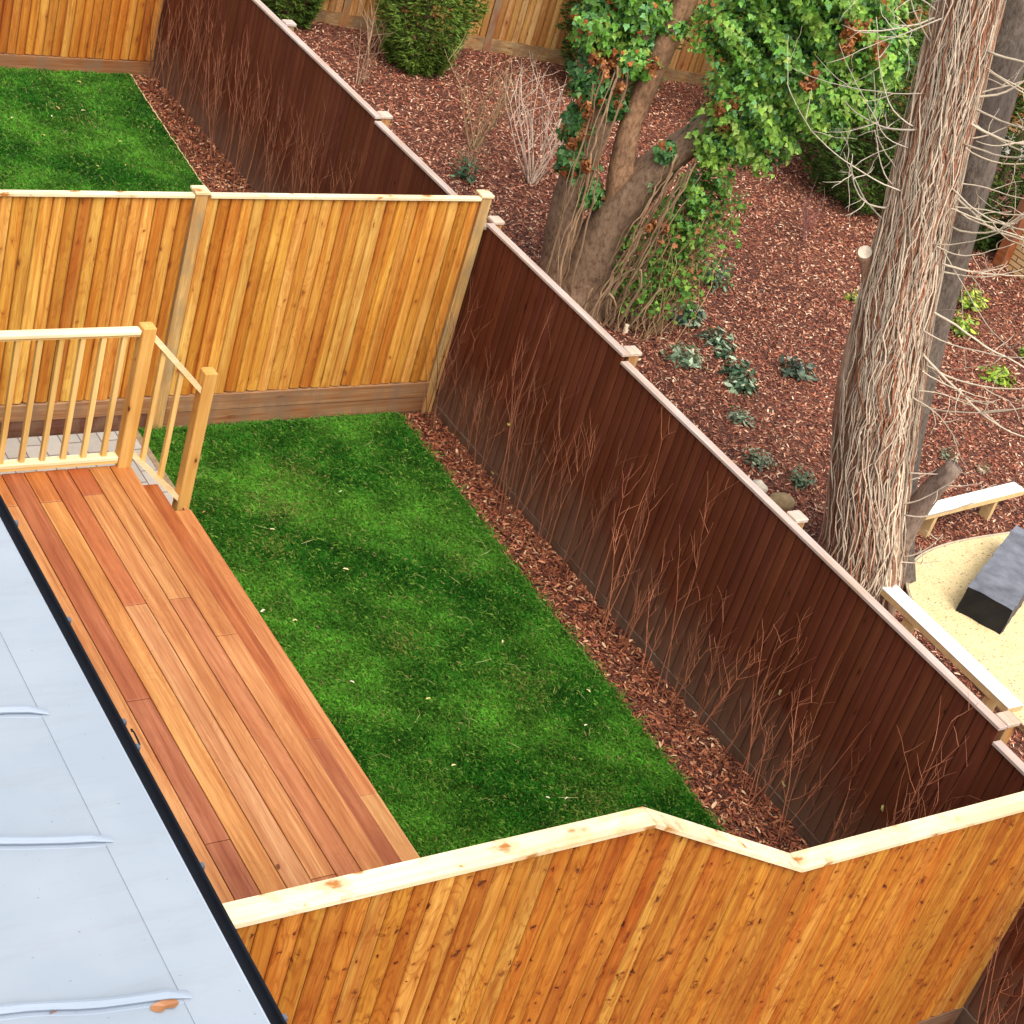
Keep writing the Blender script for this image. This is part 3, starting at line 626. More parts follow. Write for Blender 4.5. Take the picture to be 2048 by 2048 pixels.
# ---------------------------------------------------------------- bare twiggy saplings along the brown fence
def wig(p0, d0, L, n, jit, up=0., clampx=None):
    P = [np.array(p0, float)]; d = np.array(d0, float); d /= np.linalg.norm(d)
    for i in range(n):
        d = d+RNG.normal(0, jit, 3)+np.array([0, 0, up]); d /= np.linalg.norm(d)
        q = P[-1]+d*L/n
        if clampx is not None and q[0] > clampx: q[0] = clampx-abs(RNG.normal(0, .004)); d[0] = -abs(d[0])*.3
        P.append(q)
    return np.array(P)
def sapling(x, y, z, hgt, ns, label, group, tone=1.0, spread=.28, clampx=-.035):
    m_ = MB()
    for k in range(ns):
        a = RNG.uniform(-1, 1); d = (RNG.normal(0, .08), a*spread, 1)
        L = hgt*RNG.uniform(.6, 1.0); p0 = (x+RNG.normal(0, .02), y+RNG.normal(0, .035), z)
        P = wig(p0, d, L, 9, .035, .03, clampx); r_ = np.linspace(.0044, .0013, len(P))*RNG.uniform(.75, 1.3)
        c = np.array([.22, .082, .042])*tone*RNG.uniform(.7, 1.7)
        m_.tube(P, r_, 5, c)
        for i in range(3, 10):
            for _ in range(RNG.choice([0, 0, 1, 1, 2])):
                q = P[min(i, len(P)-1)]; sgn = RNG.choice([-1, 1])
                B1 = wig(q, (RNG.normal(-.05, .12), sgn*RNG.uniform(.2, .7), RNG.uniform(.8, 1.2)), L*RNG.uniform(.10, .32), 5, .12, .08, clampx)
                m_.tube(B1, np.linspace(.0022, .0008, len(B1)), 4, c*1.12)
                if RNG.uniform() < .5:
                    B2 = wig(B1[3], (RNG.normal(0, .1), -sgn*RNG.uniform(.2, .8), 1), L*RNG.uniform(.06, .14), 3, .12, .05, clampx)
                    m_.tube(B2, np.linspace(.0017, .0007, len(B2)), 3, c*1.2)
    o = m_.build('bare_sapling', M_twig, origin=(x, y, z)); return tag(o, label, 'sapling', group)
G1 = 'bare saplings along the brown fence in the middle garden'
y = -.16
while y > -6.95:
    sapling(-.17+RNG.normal(0, .03), y, .0, RNG.choice([.9, 1.3, 1.6, 1.95])*RNG.uniform(.9, 1.1), RNG.integers(2, 7), 'bare leafless sapling growing against the brown fence beside the middle lawn', G1, tone=1.0 if y > -3 else 1.55)
    y -= RNG.choice([.15, .22, .30, .36])*RNG.uniform(.85, 1.1)
G2 = 'bare saplings along the brown fence in the upper-left garden'
y = 6.8
while y > 1.9:
    sapling(-.16+RNG.normal(0, .03), y, .14, RNG.uniform(1.0, 1.7), RNG.integers(3, 7), 'bare leafless sapling growing against the brown fence beside the upper-left lawn', G2, tone=1.0)
    y -= RNG.uniform(.26, .38)
for y in (-7.45, -7.75, -8.1):
    sapling(-.14, y, -.02, 1.3, 5, 'bare sapling in the dark corner beyond the foreground fence', 'bare saplings beyond the foreground fence', tone=1.3)

# ---------------------------------------------------------------- fallen leaves
def leaf_obj(x, y, z, size, col, nm='fallen_leaf', label=None, group=None, nrm=None):
    m_ = MB(); a = RNG.uniform(0, 6.28); pts = []
    for q in np.linspace(0, 2*PI, 12, endpoint=False):
        rr = size*(.55+.45*abs(math.cos(q)))*(1+.16*math.sin(5*q))
        px_, py_ = rr*math.cos(q), rr*.62*math.sin(q)
        pz = .35*size*(abs(math.sin(q)))**2+RNG.normal(0, size*.06)
        if nrm is None: pts.append((x+px_*math.cos(a)-py_*math.sin(a), y+px_*math.sin(a)+py_*math.cos(a), z+pz))
        else: pts.append((x-pz*.5, y+px_*math.cos(a)-py_*math.sin(a), z+px_*math.sin(a)+py_*math.cos(a)))
    c = (x, y, z) if nrm is None else (x, y, z)
    m_.raw(pts+[c], [[i, (i+1) % 12, 12] for i in range(12)], col)
    o = m_.build(nm, M_ivy, origin=(x, y, z)); return tag(o, label, 'leaf', group)
LC = [(.70, .62, .30), (.50, .34, .12), (.75, .70, .50), (.40, .20, .08), (.60, .56, .16)]
for (x, y) in [(-1.94, -2.08), (-1.12, -3.13), (-2.03, -3.59), (-2.19, -4.25), (-.99, -4.12), (-2.8, -2.43), (-.75, -3.79), (-1.69, -4.7), (-1.56, -4.74), (-2.61, -2.58), (-1.9, -5.4), (-2.3, -1.5), (-2.75, -1.2), (-1.2, -5.6), (-2.5, -3.3), (-1.5, -1.1)]:
    leaf_obj(x, y, .04, RNG.uniform(.012, .024), LC[RNG.integers(5)], label='small dry leaf lying on the middle lawn', group='dry leaves on the middle lawn')
for (x, y) in [(-1.65, 5.68), (-1.51, 5.89), (-1.02, 6.61), (-1.24, 5.85), (-1.57, 4.51), (-1.25, 4.55), (-.62, 5.48), (-1.9, 5.2), (-2.1, 5.6), (-1.1, 5.1)]:
    leaf_obj(x, y, .18, RNG.uniform(.016, .03), LC[RNG.integers(5)], label='small dry leaf lying on the upper-left lawn', group='dry leaves on the upper-left lawn')
for (y, z, c) in [(-1.2, .66, (.75, .72, .18)), (-1.19, .16, (.6, .42, .18)), (-4.9, .84, (.6, .55, .3)), (-5.25, .3, (.55, .5, .2)), (-6.04, .81, (.55, .55, .2)), (1.4, 1.2, (.5, .3, .12)), (1.1, 1.0, (.5, .3, .2))]:
    leaf_obj(-.10, y, z, .026, c, label='single yellowed leaf caught in the saplings against the brown fence', group='leaves caught on the brown fence', nrm=1)
o = leaf_obj(-6.08, -7.552, 2.757, .055, (.42, .19, .09), 'dry_leaf', 'curled brown dry leaf on the grey roof by the nearest ridge'); o.scale = (1, 1, .45)
m_ = MB(); m_.tube([(-6.16-.018*i, -7.415+.012*math.sin(i*.5)+.003*i, 2.622) for i in range(9)], .003, 4, (.2, .08, .05)); tag(m_.build('thin_twig', M_twig, origin=(-6.2, -7.4, 2.62)), 'thin dark twig lying on the grey roof', 'twig').location = (-6.37, -7.465, 2.763)
leaf_obj(-4.35, -5.60, ZD+.012, .02, (.20, .06, .03), 'leaf_scrap', 'shrivelled dark leaf on the deck boards near the foreground fence')

# ---------------------------------------------------------------- foliage helpers
def unit(n):
    v = RNG.normal(0, 1, (n, 3)); return v/np.linalg.norm(v, axis=1)[:, None]
IVY = np.array([(0, -.38), (.30, -.50), (.50, -.08), (.27, .06), (0, .62), (-.27, .06), (-.50, -.08), (-.30, -.50)])
OVAL = np.array([(0, -.5), (.16, -.2), (.2, .1), (.1, .4), (0, .55), (-.1, .4), (-.2, .1), (-.16, -.2)])
def leaves(m_, P, Nn, size, cols, w, tpl=IVY, droop=.5, fold=.3, var=.3):
    n = len(P); Nn = Nn+RNG.normal(0, .45, (n, 3)); Nn /= np.linalg.norm(Nn, axis=1)[:, None]
    dn = np.array([0, 0, -1.])*droop+RNG.normal(0, .6, (n, 3)); T = dn-Nn*(dn*Nn).sum(1)[:, None]; T /= np.linalg.norm(T, axis=1)[:, None]
    S = np.cross(T, Nn); sz = (size*RNG.uniform(.6, 1.35, n))[:, None, None]
    V = P[:, None]+sz*(S[:, None]*tpl[None, :, 0:1]+T[:, None]*tpl[None, :, 1:2]-Nn[:, None]*(abs(tpl[:, 0])*fold)[None, :, None])
    k = len(tpl); F = np.arange(n)[:, None]*k+np.arange(k)[None]
    C = np.array(cols)[RNG.choice(len(cols), n, p=w)]*RNG.uniform(1-var, 1+var, (n, 1))
    m_.raw(V.reshape(-1, 3), F, np.repeat(C, k, axis=0))
def blob(c, r_, n, inner=.55):
    d = unit(n); rr = RNG.uniform(inner, 1.05, n)[:, None]; lump = 1+.16*np.sin(d[:, 0:1]*5+c[0]*3)*np.sin(d[:, 1:2]*5+c[1]*7)+.1*np.sin(d[:, 2:3]*9)
    return np.array(c)+d*rr*lump*np.array(r_), d
GRN = [(.085, .20, .02), (.14, .34, .04), (.22, .44, .08), (.022, .08, .012), (.34, .46, .07), (.17, .38, .13)]
GW = [.24, .25, .14, .22, .06, .09]
DKG = [(.02, .075, .02), (.04, .13, .035), (.08, .20, .06), (.16, .26, .12), (.30, .09, .03)]

# ---------------------------------------------------------------- ivy-clad leaning tree
T1 = thing('leaning_tree', (2.78, 1.85, 0), 'forked tree leaning up from behind the brown fence, its bare lower trunks emerging from ivy', 'tree')
def limb(pts, rad, nm, mat, parent, sides=18, amp=.10, tint=(1, 1, 1), sub_n=5, keep=False):
    P = np.array(pts, float); n = len(P); t = np.arange(n); tt = np.linspace(0, n-1, (n-1)*sub_n+1)
    # smooth interpolation
    Q = np.stack([np.interp(tt, t, P[:, k]) for k in range(3)], -1); R = np.interp(tt, t, rad)
    ker = np.array([1, 2, 3, 2, 1.])/9
    if len(Q) > 6:
        Qp = np.vstack([Q[:1]]*2+[Q]+[Q[-1:]]*2); Q = np.stack([np.convolve(Qp[:, k], ker, 'valid') for k in range(3)], -1)
    a = np.arange(sides)*2*PI/sides; ph = RNG.uniform(0, 6)
    rough = 1+amp*np.sin(a*3+ph)[None]*np.cos(tt*.9)[:, None]+amp*.6*np.sin(a*5+tt[:, None]*.7+ph)+RNG.normal(0, amp*.18, (len(tt), sides))
    m_ = MB(); m_.tube(Q, R, sides, tint, rough); o = m_.build(nm, mat, parent, smooth=True); return o, Q, R
limb([(2.62, 1.98, -.1), (2.58, 2.04, .35), (2.51, 2.10, .9), (2.51, 2.10, 1.47), (2.56, 2.06, 1.94), (2.60, 2.03, 2.49), (2.67, 1.97, 2.99), (2.68, 1.96, 3.6), (2.7, 1.9, 4.6)], [.24, .20, .17, .15, .13, .12, .11, .10, .06], 'trunk', M_trunk3, T1)
limb([(2.80, 1.80, -.1), (2.83, 1.83, .16), (2.84, 1.82, .76), (2.95, 1.73, 1.33), (3.12, 1.58, 1.80), (3.31, 1.42, 2.16), (3.51, 1.25, 2.62), (3.68, 1.11, 3.17), (3.75, 1.05, 3.9)], [.36, .30, .25, .215, .17, .14, .12, .10, .06], 'trunk', M_trunk3, T1)
limb([(2.92, 1.75, 1.15), (2.82, 1.84, 1.59), (2.78, 1.88, 2.09), (2.82, 1.84, 2.69), (2.88, 1.79, 3.39), (2.90, 1.77, 3.9), (2.95, 1.7, 4.8)], [.17, .13, .11, .115, .12, .10, .07], 'limb', M_trunk3, T1, tint=(1.35, 1.2, 1.05))
IV = thing('ivy', (3.2, 1.6, 0), 'mass of glossy green ivy with brown dead patches draped over the leaning tree', 'climber')
m_ = MB()
MASS = [(3.34, 1.4, 3.28, .46), (3.67, 1.12, 3.21, .52), (3.97, .87, 2.98, .50), (3.58, 1.19, 2.65, .50), (3.48, 1.28, 2.15, .36), (3.76, 1.04, 2.35, .40), (3.47, 1.29, 1.62, .27), (3.38, 1.36, 1.30, .24), (4.1, .75, 3.6, .42), (4.38, .51, 3.42, .34), (4.1, .75, 2.77, .36), (3.9, .9, 3.9, .6), (4.35, .5, 3.0, .28), (3.5, 1.3, 3.9, .5)]
for (x, y, z, r_) in MASS:
    P, Nn = blob((x, y, z), (r_, r_, r_*.95), int(1650*r_*r_/.16), .5)
    hole = np.sin(P[:, 0]*9+P[:, 2]*5)*np.sin(P[:, 1]*8-P[:, 2]*7+1)+.5*np.sin(P[:, 2]*17+P[:, 0]*13); kk = hole > -.62; P, Nn, hole = P[kk], Nn[kk], hole[kk]
    hi = hole > .25; leaves(m_, P[~hi], Nn[~hi]+np.array([-.3, -.4, .5]), .056, GRN, GW, droop=1.)
    leaves(m_, P[hi], Nn[hi]+np.array([-.3, -.4, .6]), .062, [(.26, .44, .06), (.19, .36, .05), (.36, .50, .12), (.12, .25, .035)], [.35, .3, .15, .2], droop=1.)  # yellower clumps: sunlight painted into the leaf colour
MASSL = [(3.05, 1.50, 1.9, .13), (2.62, 1.95, 1.22, .15), (2.98, 1.55, 1.55, .09), (2.35, 2.24, 2.90, .30), (2.60, 2.03, 3.20, .30), (2.66, 1.98, 2.72, .25), (2.43, 2.18, 2.36, .27), (2.43, 2.17, 1.86, .22), (2.48, 2.13, 1.50, .21), (2.85, 1.82, 3.15, .16), (2.46, 2.15, 3.6, .45), (2.62, 2.0, 2.2, .17)]
for (x, y, z, r_) in MASSL:
    P, Nn = blob((x, y, z), (r_, r_, r_), int(1500*r_*r_/.09), .55)
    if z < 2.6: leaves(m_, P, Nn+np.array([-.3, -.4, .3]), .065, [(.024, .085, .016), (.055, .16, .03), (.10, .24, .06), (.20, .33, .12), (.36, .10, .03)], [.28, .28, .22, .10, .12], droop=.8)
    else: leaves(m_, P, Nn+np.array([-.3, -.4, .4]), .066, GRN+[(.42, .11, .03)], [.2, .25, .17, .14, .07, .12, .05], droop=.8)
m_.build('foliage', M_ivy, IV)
m_ = MB()      # dead brown leaf patches
for (x, y, z, r_) in [(3.36, 1.28, 2.45, .15), (3.83, .72, 3.02, .10), (4.02, .60, 3.52, .18), (2.46, 2.02, 2.55, .16), (2.42, 2.02, 2.08, .12), (2.40, 2.0, 1.75, .10), (3.2, 1.4, 1.15, .10)]:
    for _ in range(5):
        o_ = RNG.normal(0, r_*.8, 3); P, Nn = blob((x-.12+o_[0], y-.14+o_[1], z+.06+o_[2]), (r_*.55, r_*.55, r_*.7), int(46*(r_/.15)**2), .1); leaves(m_, P, Nn, .055, [(.36, .13, .04), (.22, .07, .025), (.50, .22, .08)], [.4, .35, .25], droop=.6, fold=.6)
m_.build('dead_leaves', M_ivy, IV)
m_ = MB()      # trailing strands from the fork down to the ground on the right
for k in range(60):
    q = RNG.uniform(0, 1); p0 = np.array([3.0, 1.6, 1.0])*(1-q)+np.array([3.75, 1.05, 1.7])*q+RNG.normal(0, .08, 3)
    p1 = np.array([3.0+q*.35+RNG.normal(0, .12), 1.35-q*.25+RNG.normal(0, .12), .04])
    t = np.linspace(0, 1, 14)[:, None]; P = p0*(1-t)+p1*t+np.stack([.07*np.sin(t[:, 0]*7+k), .07*np.cos(t[:, 0]*6+k*2), .05*np.sin(t[:, 0]*9+k)], -1)
    P = P+np.cumsum(RNG.normal(0, .022, P.shape), axis=0)*np.array([1, 1, .6]); P[:, 2] = np.maximum(P[:, 2], .02)
    m_.tube(P, np.linspace(.003, .0055, 14)*RNG.uniform(.6, 1.4), 4, np.array([.42, .27, .13])*RNG.uniform(.5, 1.2))
    nl = int(46*RNG.uniform(.2, 1)); s_ = RNG.uniform(0, .8, nl); PL = p0*(1-s_[:, None])+p1*s_[:, None]+RNG.normal(0, .07, (nl, 3))
    leaves(m_, PL, unit(nl)*.4+np.array([-.3, -.4, .7]), .055, [(.10, .24, .03), (.20, .34, .05), (.06, .15, .02), (.40, .16, .06)], [.4, .3, .2, .1])
for k in range(26):   # woody stems over the trunks
    a0 = RNG.choice([0, 1]); base = np.array([2.60, 1.95, .0]) if a0 else np.array([2.86, 1.62, .0]); tp = np.array([2.55, 2.0, 2.6]) if a0 else np.array([3.1, 1.42, 1.9])
    t = np.linspace(0, 1, 24)[:, None]; off = RNG.normal(0, .10, 3)*np.array([1, 1, .2])+np.array([-.14, -.16, 0])*RNG.uniform(.7, 1.2)
    P = base*(1-t)+tp*t+off+np.stack([.035*np.sin(t[:, 0]*13+k), .035*np.cos(t[:, 0]*11+k), 0*t[:, 0]], -1)
    P = P+np.cumsum(RNG.normal(0, .012, P.shape), axis=0)
    m_.tube(P, RNG.uniform(.004, .011), 5, np.array([.40, .25, .14])*RNG.uniform(.5, 1.2))
for k in range(9):
    P = wig((2.98+RNG.normal(0, .06), 1.30+RNG.normal(0, .08), .02), (RNG.normal(0, .2), RNG.normal(0, .2), 1), RNG.uniform(.5, .9), 8, .14); m_.tube(P, RNG.uniform(.008, .018), 5, (.42, .29, .17))
m_.build('stems', M_twig, IV)

# ---------------------------------------------------------------- big vine-covered trunk
T2 = thing('vine_covered_tree', (2.5, -3.1, 0), 'large pale trunk woven over with leafless vine stems, rising behind the brown fence', 'tree')
C2 = [(2.53, -3.14, -.1), (2.52, -3.12, .4), (2.38, -2.93, 1.1), (2.26, -2.78, 1.9), (2.17, -2.66, 2.55), (2.11, -2.58, 3.2), (2.01, -2.45, 4.2), (1.94, -2.35, 5.0), (1.88, -2.27, 5.8), (1.8, -2.15, 7.0)]
R2 = [.44, .34, .315, .305, .285, .245, .235, .22, .21, .17]
o, Q2, RQ2 = limb(C2, R2, 'trunk', M_trunk, T2, 26, .05, sub_n=6)
limb([(2.15, -2.64, 2.35), (2.01, -2.50, 2.64), (1.93, -2.43, 2.82), (1.885, -2.40, 2.90)], [.10, .08, .066, .062], 'sawn_stub', M_trunk, T2, 14, .04, tint=(1.3, 1.25, 1.2))
m_ = MB(); ct = np.array([1.862, -2.405, 2.925]); dd = np.array([-.62, -.35, .62]); dd /= np.linalg.norm(dd); e1 = np.cross(dd, [0, 0, 1]); e1 /= np.linalg.norm(e1); e2 = np.cross(dd, e1)
m_.tube([ct-dd*.03, ct+dd*.012], [.058, .056], 14, (1.8, 1.8, 1.9)); m_.build('cut_face', M_stone, T2)
limb([(2.28, -2.85, 1.15), (2.14, -2.67, 1.7), (2.055, -2.56, 2.15), (2.0, -2.49, 2.50), (1.985, -2.47, 2.64)], [.20, .165, .12, .06, .02], 'torn_stub', M_trunk, T2, 14, .10, tint=(1.25, 1.2, 1.2))
limb([(2.66, -3.25, .15), (2.66, -3.27, .5), (2.68, -3.28, .82), (2.70, -3.33, 1.15), (2.76, -3.42, 1.5)], [.13, .12, .105, .09, .075], 'broken_limb', M_trunk2, T2, 14, .12, tint=(2.0, 1.85, 1.75))
T3 = thing('dark_tree', (3.1, -2.9, 0), 'smooth dark grey trunk leaning close behind the vine-covered trunk', 'tree')
limb([(3.13, -2.95, -.1), (3.09, -2.88, .19), (2.92, -2.66, 1.12), (2.81, -2.50, 2.28), (2.76, -2.42, 3.04), (2.69, -2.34, 3.81), (2.62, -2.24, 4.69), (2.56, -2.16, 5.4), (2.5, -2.1, 6.8)], [.30, .25, .22, .21, .205, .20, .20, .19, .16], 'trunk', M_trunk2, T3, 20, .05)
V2 = thing('leafless_vine', (2.4, -3.2, 0), 'tangle of pale leafless vine stems climbing and arching off the big trunk', 'climber')
m_ = MB(); tz = Q2[:, 2]
e_r = np.array([.742, -.670, 0]); e_b = np.array([.670, .742, 0])    # right / away, seen from the gardens
for k in range(360):
    th = RNG.normal(.18, .62) if k % 5 else RNG.uniform(-PI, PI)      # 0 = towards the gardens
    z0 = RNG.choice([RNG.uniform(0, .5), RNG.uniform(.6, 3.8), RNG.uniform(.9, 3.8)]); z1 = min(6.6, z0+RNG.uniform(1.2, 4.5)); n = int((z1-z0)*9)+3
    zz = np.linspace(z0, z1, n); drift = RNG.normal(0, .12); wob = np.cumsum(RNG.normal(0, .075, n)); ph = RNG.uniform(0, 6)
    ang = th+drift*(zz-z0)+wob+.06*np.sin(zz*RNG.uniform(4, 9)+ph)
    cx_ = np.interp(zz, tz, Q2[:, 0]); cy_ = np.interp(zz, tz, Q2[:, 1]); R_ = np.interp(zz, tz, RQ2)*1.02+RNG.uniform(.0, .035)+.008*np.sin(zz*7+ph)
    P = np.stack([cx_, cy_, zz], -1)+(np.sin(ang)*R_)[:, None]*e_r-(np.cos(ang)*R_)[:, None]*e_b
    rr = RNG.uniform(.0028, .009)*np.linspace(1, .6, n)
    tone = np.array([.74, .58, .42])*RNG.uniform(.5, 1.15)
    if RNG.uniform() < .22: tone = np.array([.36, .15, .08])*RNG.uniform(.7, 1.2)
    m_.tube(P, rr, 5, tone)
m_.build('climbing_stems', M_twig, V2, smooth=True)
m_ = MB()
def arc(z0, side, L, lift, tone, rr=.010, depth=0):
    i = np.argmin(abs(tz-z0)); p0 = Q2[i]+e_r*side*RQ2[i]*RNG.uniform(.3, 1.0)-e_b*RQ2[i]*RNG.uniform(.2, .9)
    d = e_r*side*1.0-e_b*RNG.uniform(-.2, .7)+np.array([0, 0, lift]); n = 14; P = [p0]; d = d/np.linalg.norm(d); curl = RNG.normal(.06, .05)
    for _ in range(n):
        d = d+RNG.normal(0, .07, 3)+np.array([0, 0, curl]); d /= np.linalg.norm(d); P.append(P[-1]+d*L/n)
    P = np.array(P); m_.tube(P, np.linspace(rr, rr*.35, len(P)), 5, tone)
    for _ in range(RNG.integers(1, 5)):
        j = RNG.integers(4, n); d2 = d*.4+RNG.normal(0, .6, 3); B1 = wig(P[j], d2, L*RNG.uniform(.2, .5), 7, .16, .03); m_.tube(B1, np.linspace(rr*.6, rr*.22, len(B1)), 4, tone)
        if RNG.uniform() < .6: B2 = wig(B1[4], RNG.normal(0, 1, 3)+d2, L*RNG.uniform(.1, .25), 5, .2); m_.tube(B2, np.linspace(rr*.4, rr*.15, len(B2)), 3, tone)
for k in range(34):
    arc(RNG.uniform(1.6, 5.6), 1, RNG.uniform(.6, 1.5), RNG.uniform(-.75, .35), np.array([.58, .48, .35])*RNG.uniform(.7, 1.2), RNG.uniform(.006, .012))
for k in range(6): arc(RNG.uniform(.3, 1.4), 1, RNG.uniform(.4, .8), RNG.uniform(-.2, .6), np.array([.6, .5, .38]), .008)
m_.build('arching_stems', M_twig, V2, smooth=True); m_ = MB()
for k in range(15):
    arc(RNG.uniform(3.25, 5.2), -1, RNG.uniform(.5, 1.25), RNG.uniform(-.7, .5), np.array([.58, .50, .38])*RNG.uniform(.7, 1.2), RNG.uniform(.005, .010))
m_.build('arching_stems', M_twig, V2, smooth=True)

# ---------------------------------------------------------------- conifers
def conifer(base, rx, h, n, label, bright=1., yellow=.3, lean=(0, 0)):
    t = thing('conifer', base, label, 'conifer'); m_ = MB()
    d = unit(n); q = RNG.uniform(0, 1, n)**.6; zz = d[:, 2]*.5+.5; prof_ = np.sin(np.clip(zz*.92+.08, 0, 1)*PI)**.55
    a = np.arctan2(d[:, 1], d[:, 0]); rad = rx*prof_*(.62+.40*q)*(1+.12*np.sin(a*5+zz*9)+.08*np.sin(a*11+zz*17))
    P = np.stack([base[0]+rad*np.cos(a)+lean[0]*zz, base[1]+rad*np.sin(a)+lean[1]*zz, base[2]+.02+zz*h], -1)
    out = np.stack([np.cos(a), np.sin(a), .35+0*a], -1)
    # each spray: fan of slivers
    ns = 5
    for s in range(ns):
        f_ = (s-(ns-1)/2)*.33; side = np.stack([-np.sin(a), np.cos(a), 0*a], -1)
        dr = out*RNG.uniform(.5, 1.1, (n, 1))+side*(f_+RNG.normal(0, .25, (n, 1)))+np.array([0, 0, -.25])+RNG.normal(0, .25, (n, 3)); dr /= np.linalg.norm(dr, axis=1)[:, None]
        wv = np.cross(dr, out+RNG.normal(0, .3, (n, 3))); wv /= np.linalg.norm(wv, axis=1)[:, None]; L = RNG.uniform(.05, .12, (n, 1)); ww = .009
        V = np.stack([P-wv*ww*.5, P+dr*L*.5-wv*ww, P+dr*L, P+dr*L*.5+wv*ww], 1)
        F = np.arange(n)[:, None]*4+np.arange(4)[None]
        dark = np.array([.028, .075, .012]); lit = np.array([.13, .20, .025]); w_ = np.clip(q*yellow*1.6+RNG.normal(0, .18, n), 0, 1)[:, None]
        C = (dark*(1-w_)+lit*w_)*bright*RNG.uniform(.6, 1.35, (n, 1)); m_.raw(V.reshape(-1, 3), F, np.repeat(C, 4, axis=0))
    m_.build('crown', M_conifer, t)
    m_ = MB(); m_.tube([(base[0], base[1], -.05), (base[0]+lean[0]*.4, base[1]+lean[1]*.4, h*.45), (base[0]+lean[0]*.8, base[1]+lean[1]*.8, h*.8)], [.07, .05, .02], 8, (.2, .12, .07)); m_.build('trunk', M_twig, t)
    return t
conifer((2.85, 9.35, 0), .50, 2.4, 4200, 'dark conifer at the top corner where the brown fence meets the back fence', 1., .45)
conifer((4.15, 8.05, 0), .60, 2.2, 5200, 'rounded yellow-green conifer standing free on the mulch against the back fence', 1.1, .62)
conifer((6.9, 7.45, 0), .80, 2.9, 5200, 'dark conifer just behind the ivy-clad left trunk', .8, .25)
conifer((8.9, 6.4, 0), .75, 2.8, 4500, 'olive conifer half hidden behind the ivy mass', .95, .6)
conifer((9.2, 4.4, 0), 1.05, 2.3, 6500, 'broad dark conifer between the ivy mass and the big trunk', .85, .35)
conifer((10.6, 5.4, 0), .85, 2.6, 4000, 'conifer behind the broad dark one near the top of the big trunk', 1.0, .5)
conifer((10.3, 3.15, 0), .62, 2.7, 4500, 'narrow dark conifer right of the leaning trunks beside the brick wall', .85, .35)
conifer((14.8, 8.6, 0), 1.0, 2.8, 3500, 'bright green conifer in the far top right corner behind the dark trunk', 1.4, .7)

# ---------------------------------------------------------------- bare shrubs in the park
def bareshrub(x, y, h, ns, spread, tone, label, th=.008):
    m_ = MB()
    for k in range(ns):
        a = RNG.uniform(0, 2*PI); d = (math.cos(a)*spread, math.sin(a)*spread, 1)
        P = wig((x+RNG.normal(0, .03), y+RNG.normal(0, .03), 0), d, h*RNG.uniform(.6, 1), 9, .09, .04); c = np.array(tone)*RNG.uniform(.7, 1.2)
        m_.tube(P, np.linspace(th, th*.25, len(P)), 5, c)
        for i in range(3, 9):
            if RNG.uniform() < .75:
                B1 = wig(P[i], (RNG.normal(0, .7), RNG.normal(0, .7), 1), h*RNG.uniform(.15, .35), 5, .12); m_.tube(B1, np.linspace(th*.5, th*.18, len(B1)), 4, c)
    return tag(m_.build('bare_shrub', M_twig, origin=(x, y, 0)), label, 'shrub')
bareshrub(3.0, 7.4, 1.2, 7, .28, (.44, .28, .17), 'small bare shrub near the top end of the brown fence')
bareshrub(3.65, 5.55, 1.35, 14, .38, (.40, .27, .14), 'twiggy bare shrub in front of the rounded conifer')
bareshrub(3.2, 4.9, .5, 12, .9, (.36, .24, .14), 'low tangle of bare stems on the mulch near the brown fence')
bareshrub(3.95, 4.65, 1.65, 18, .42, (.66, .50, .38), 'pale many-stemmed bare shrub left of the ivy-clad trunk', .010)
bareshrub(7.2, 3.2, .7, 8, .45, (.28, .12, .10), 'sparse reddish bare shrub below the ivy mass')

# ---------------------------------------------------------------- small planted shrubs
def smallshrub(x, y, r_, cols, label, n=170, lsize=.075, flat=.6):
    m_ = MB(); d = unit(n); d[:, 2] = abs(d[:, 2])
    P = np.array([x, y, .02])+d*np.array([r_, r_, r_*flat*1.3])*RNG.uniform(.02, 1, (n, 1))
    leaves(m_, P, d*.6+np.array([0, 0, .8]), lsize, cols, None, OVAL, droop=-.1, fold=.25, var=.4)
    for k in range(6):
        a = RNG.uniform(0, 6.28); m_.tube([(x, y, 0), (x+r_*.5*math.cos(a), y+r_*.5*math.sin(a), r_*.5)], .004, 4, (.2, .13, .08))
    return tag(m_.build('small_shrub', M_ivy, origin=(x, y, 0)), label, 'shrub')
GG = [(.03, .075, .035), (.09, .16, .08), (.22, .30, .18), (.42, .50, .34), (.02, .04, .025)]
YG = [(.34, .46, .04), (.22, .36, .04), (.50, .58, .08), (.12, .20, .03)]
PG = [(.26, .32, .20), (.16, .22, .13), (.38, .40, .28), (.08, .11, .07)]
smallshrub(4.92, 2.2, .30, GG[:3]+[(.10, .20, .05)], 'dark bushy evergreen at the foot of the trailing ivy, farthest of the small planted shrubs', 420, .06, 1.0)
smallshrub(3.98, 1.40, .27, GG, 'grey-green shrub with drooping strap leaves just below the dark bushy one', 170, .11)
smallshrub(4.22, 1.55, .13, GG, 'small tuft growing at the upper right of the drooping grey-green shrub', 60, .09)
smallshrub(4.05, .93, .24, GG, 'low dark shrub in the middle of the curved row of planted shrubs', 130, .085, .45)
smallshrub(3.98, .66, .14, GG, 'small dark tuft at the lower tip of the middle shrub', 60, .085)
smallshrub(3.36, .58, .25, GG[1:4], 'compact pale-edged shrub nearest the step in the brown fence', 190, .085)
smallshrub(3.86, .30, .22, GG, 'upper half of the longest dark shrub in the mulch', 130, .09)
smallshrub(3.72, .02, .20, GG, 'lower half of the longest dark shrub in the mulch', 120, .09)
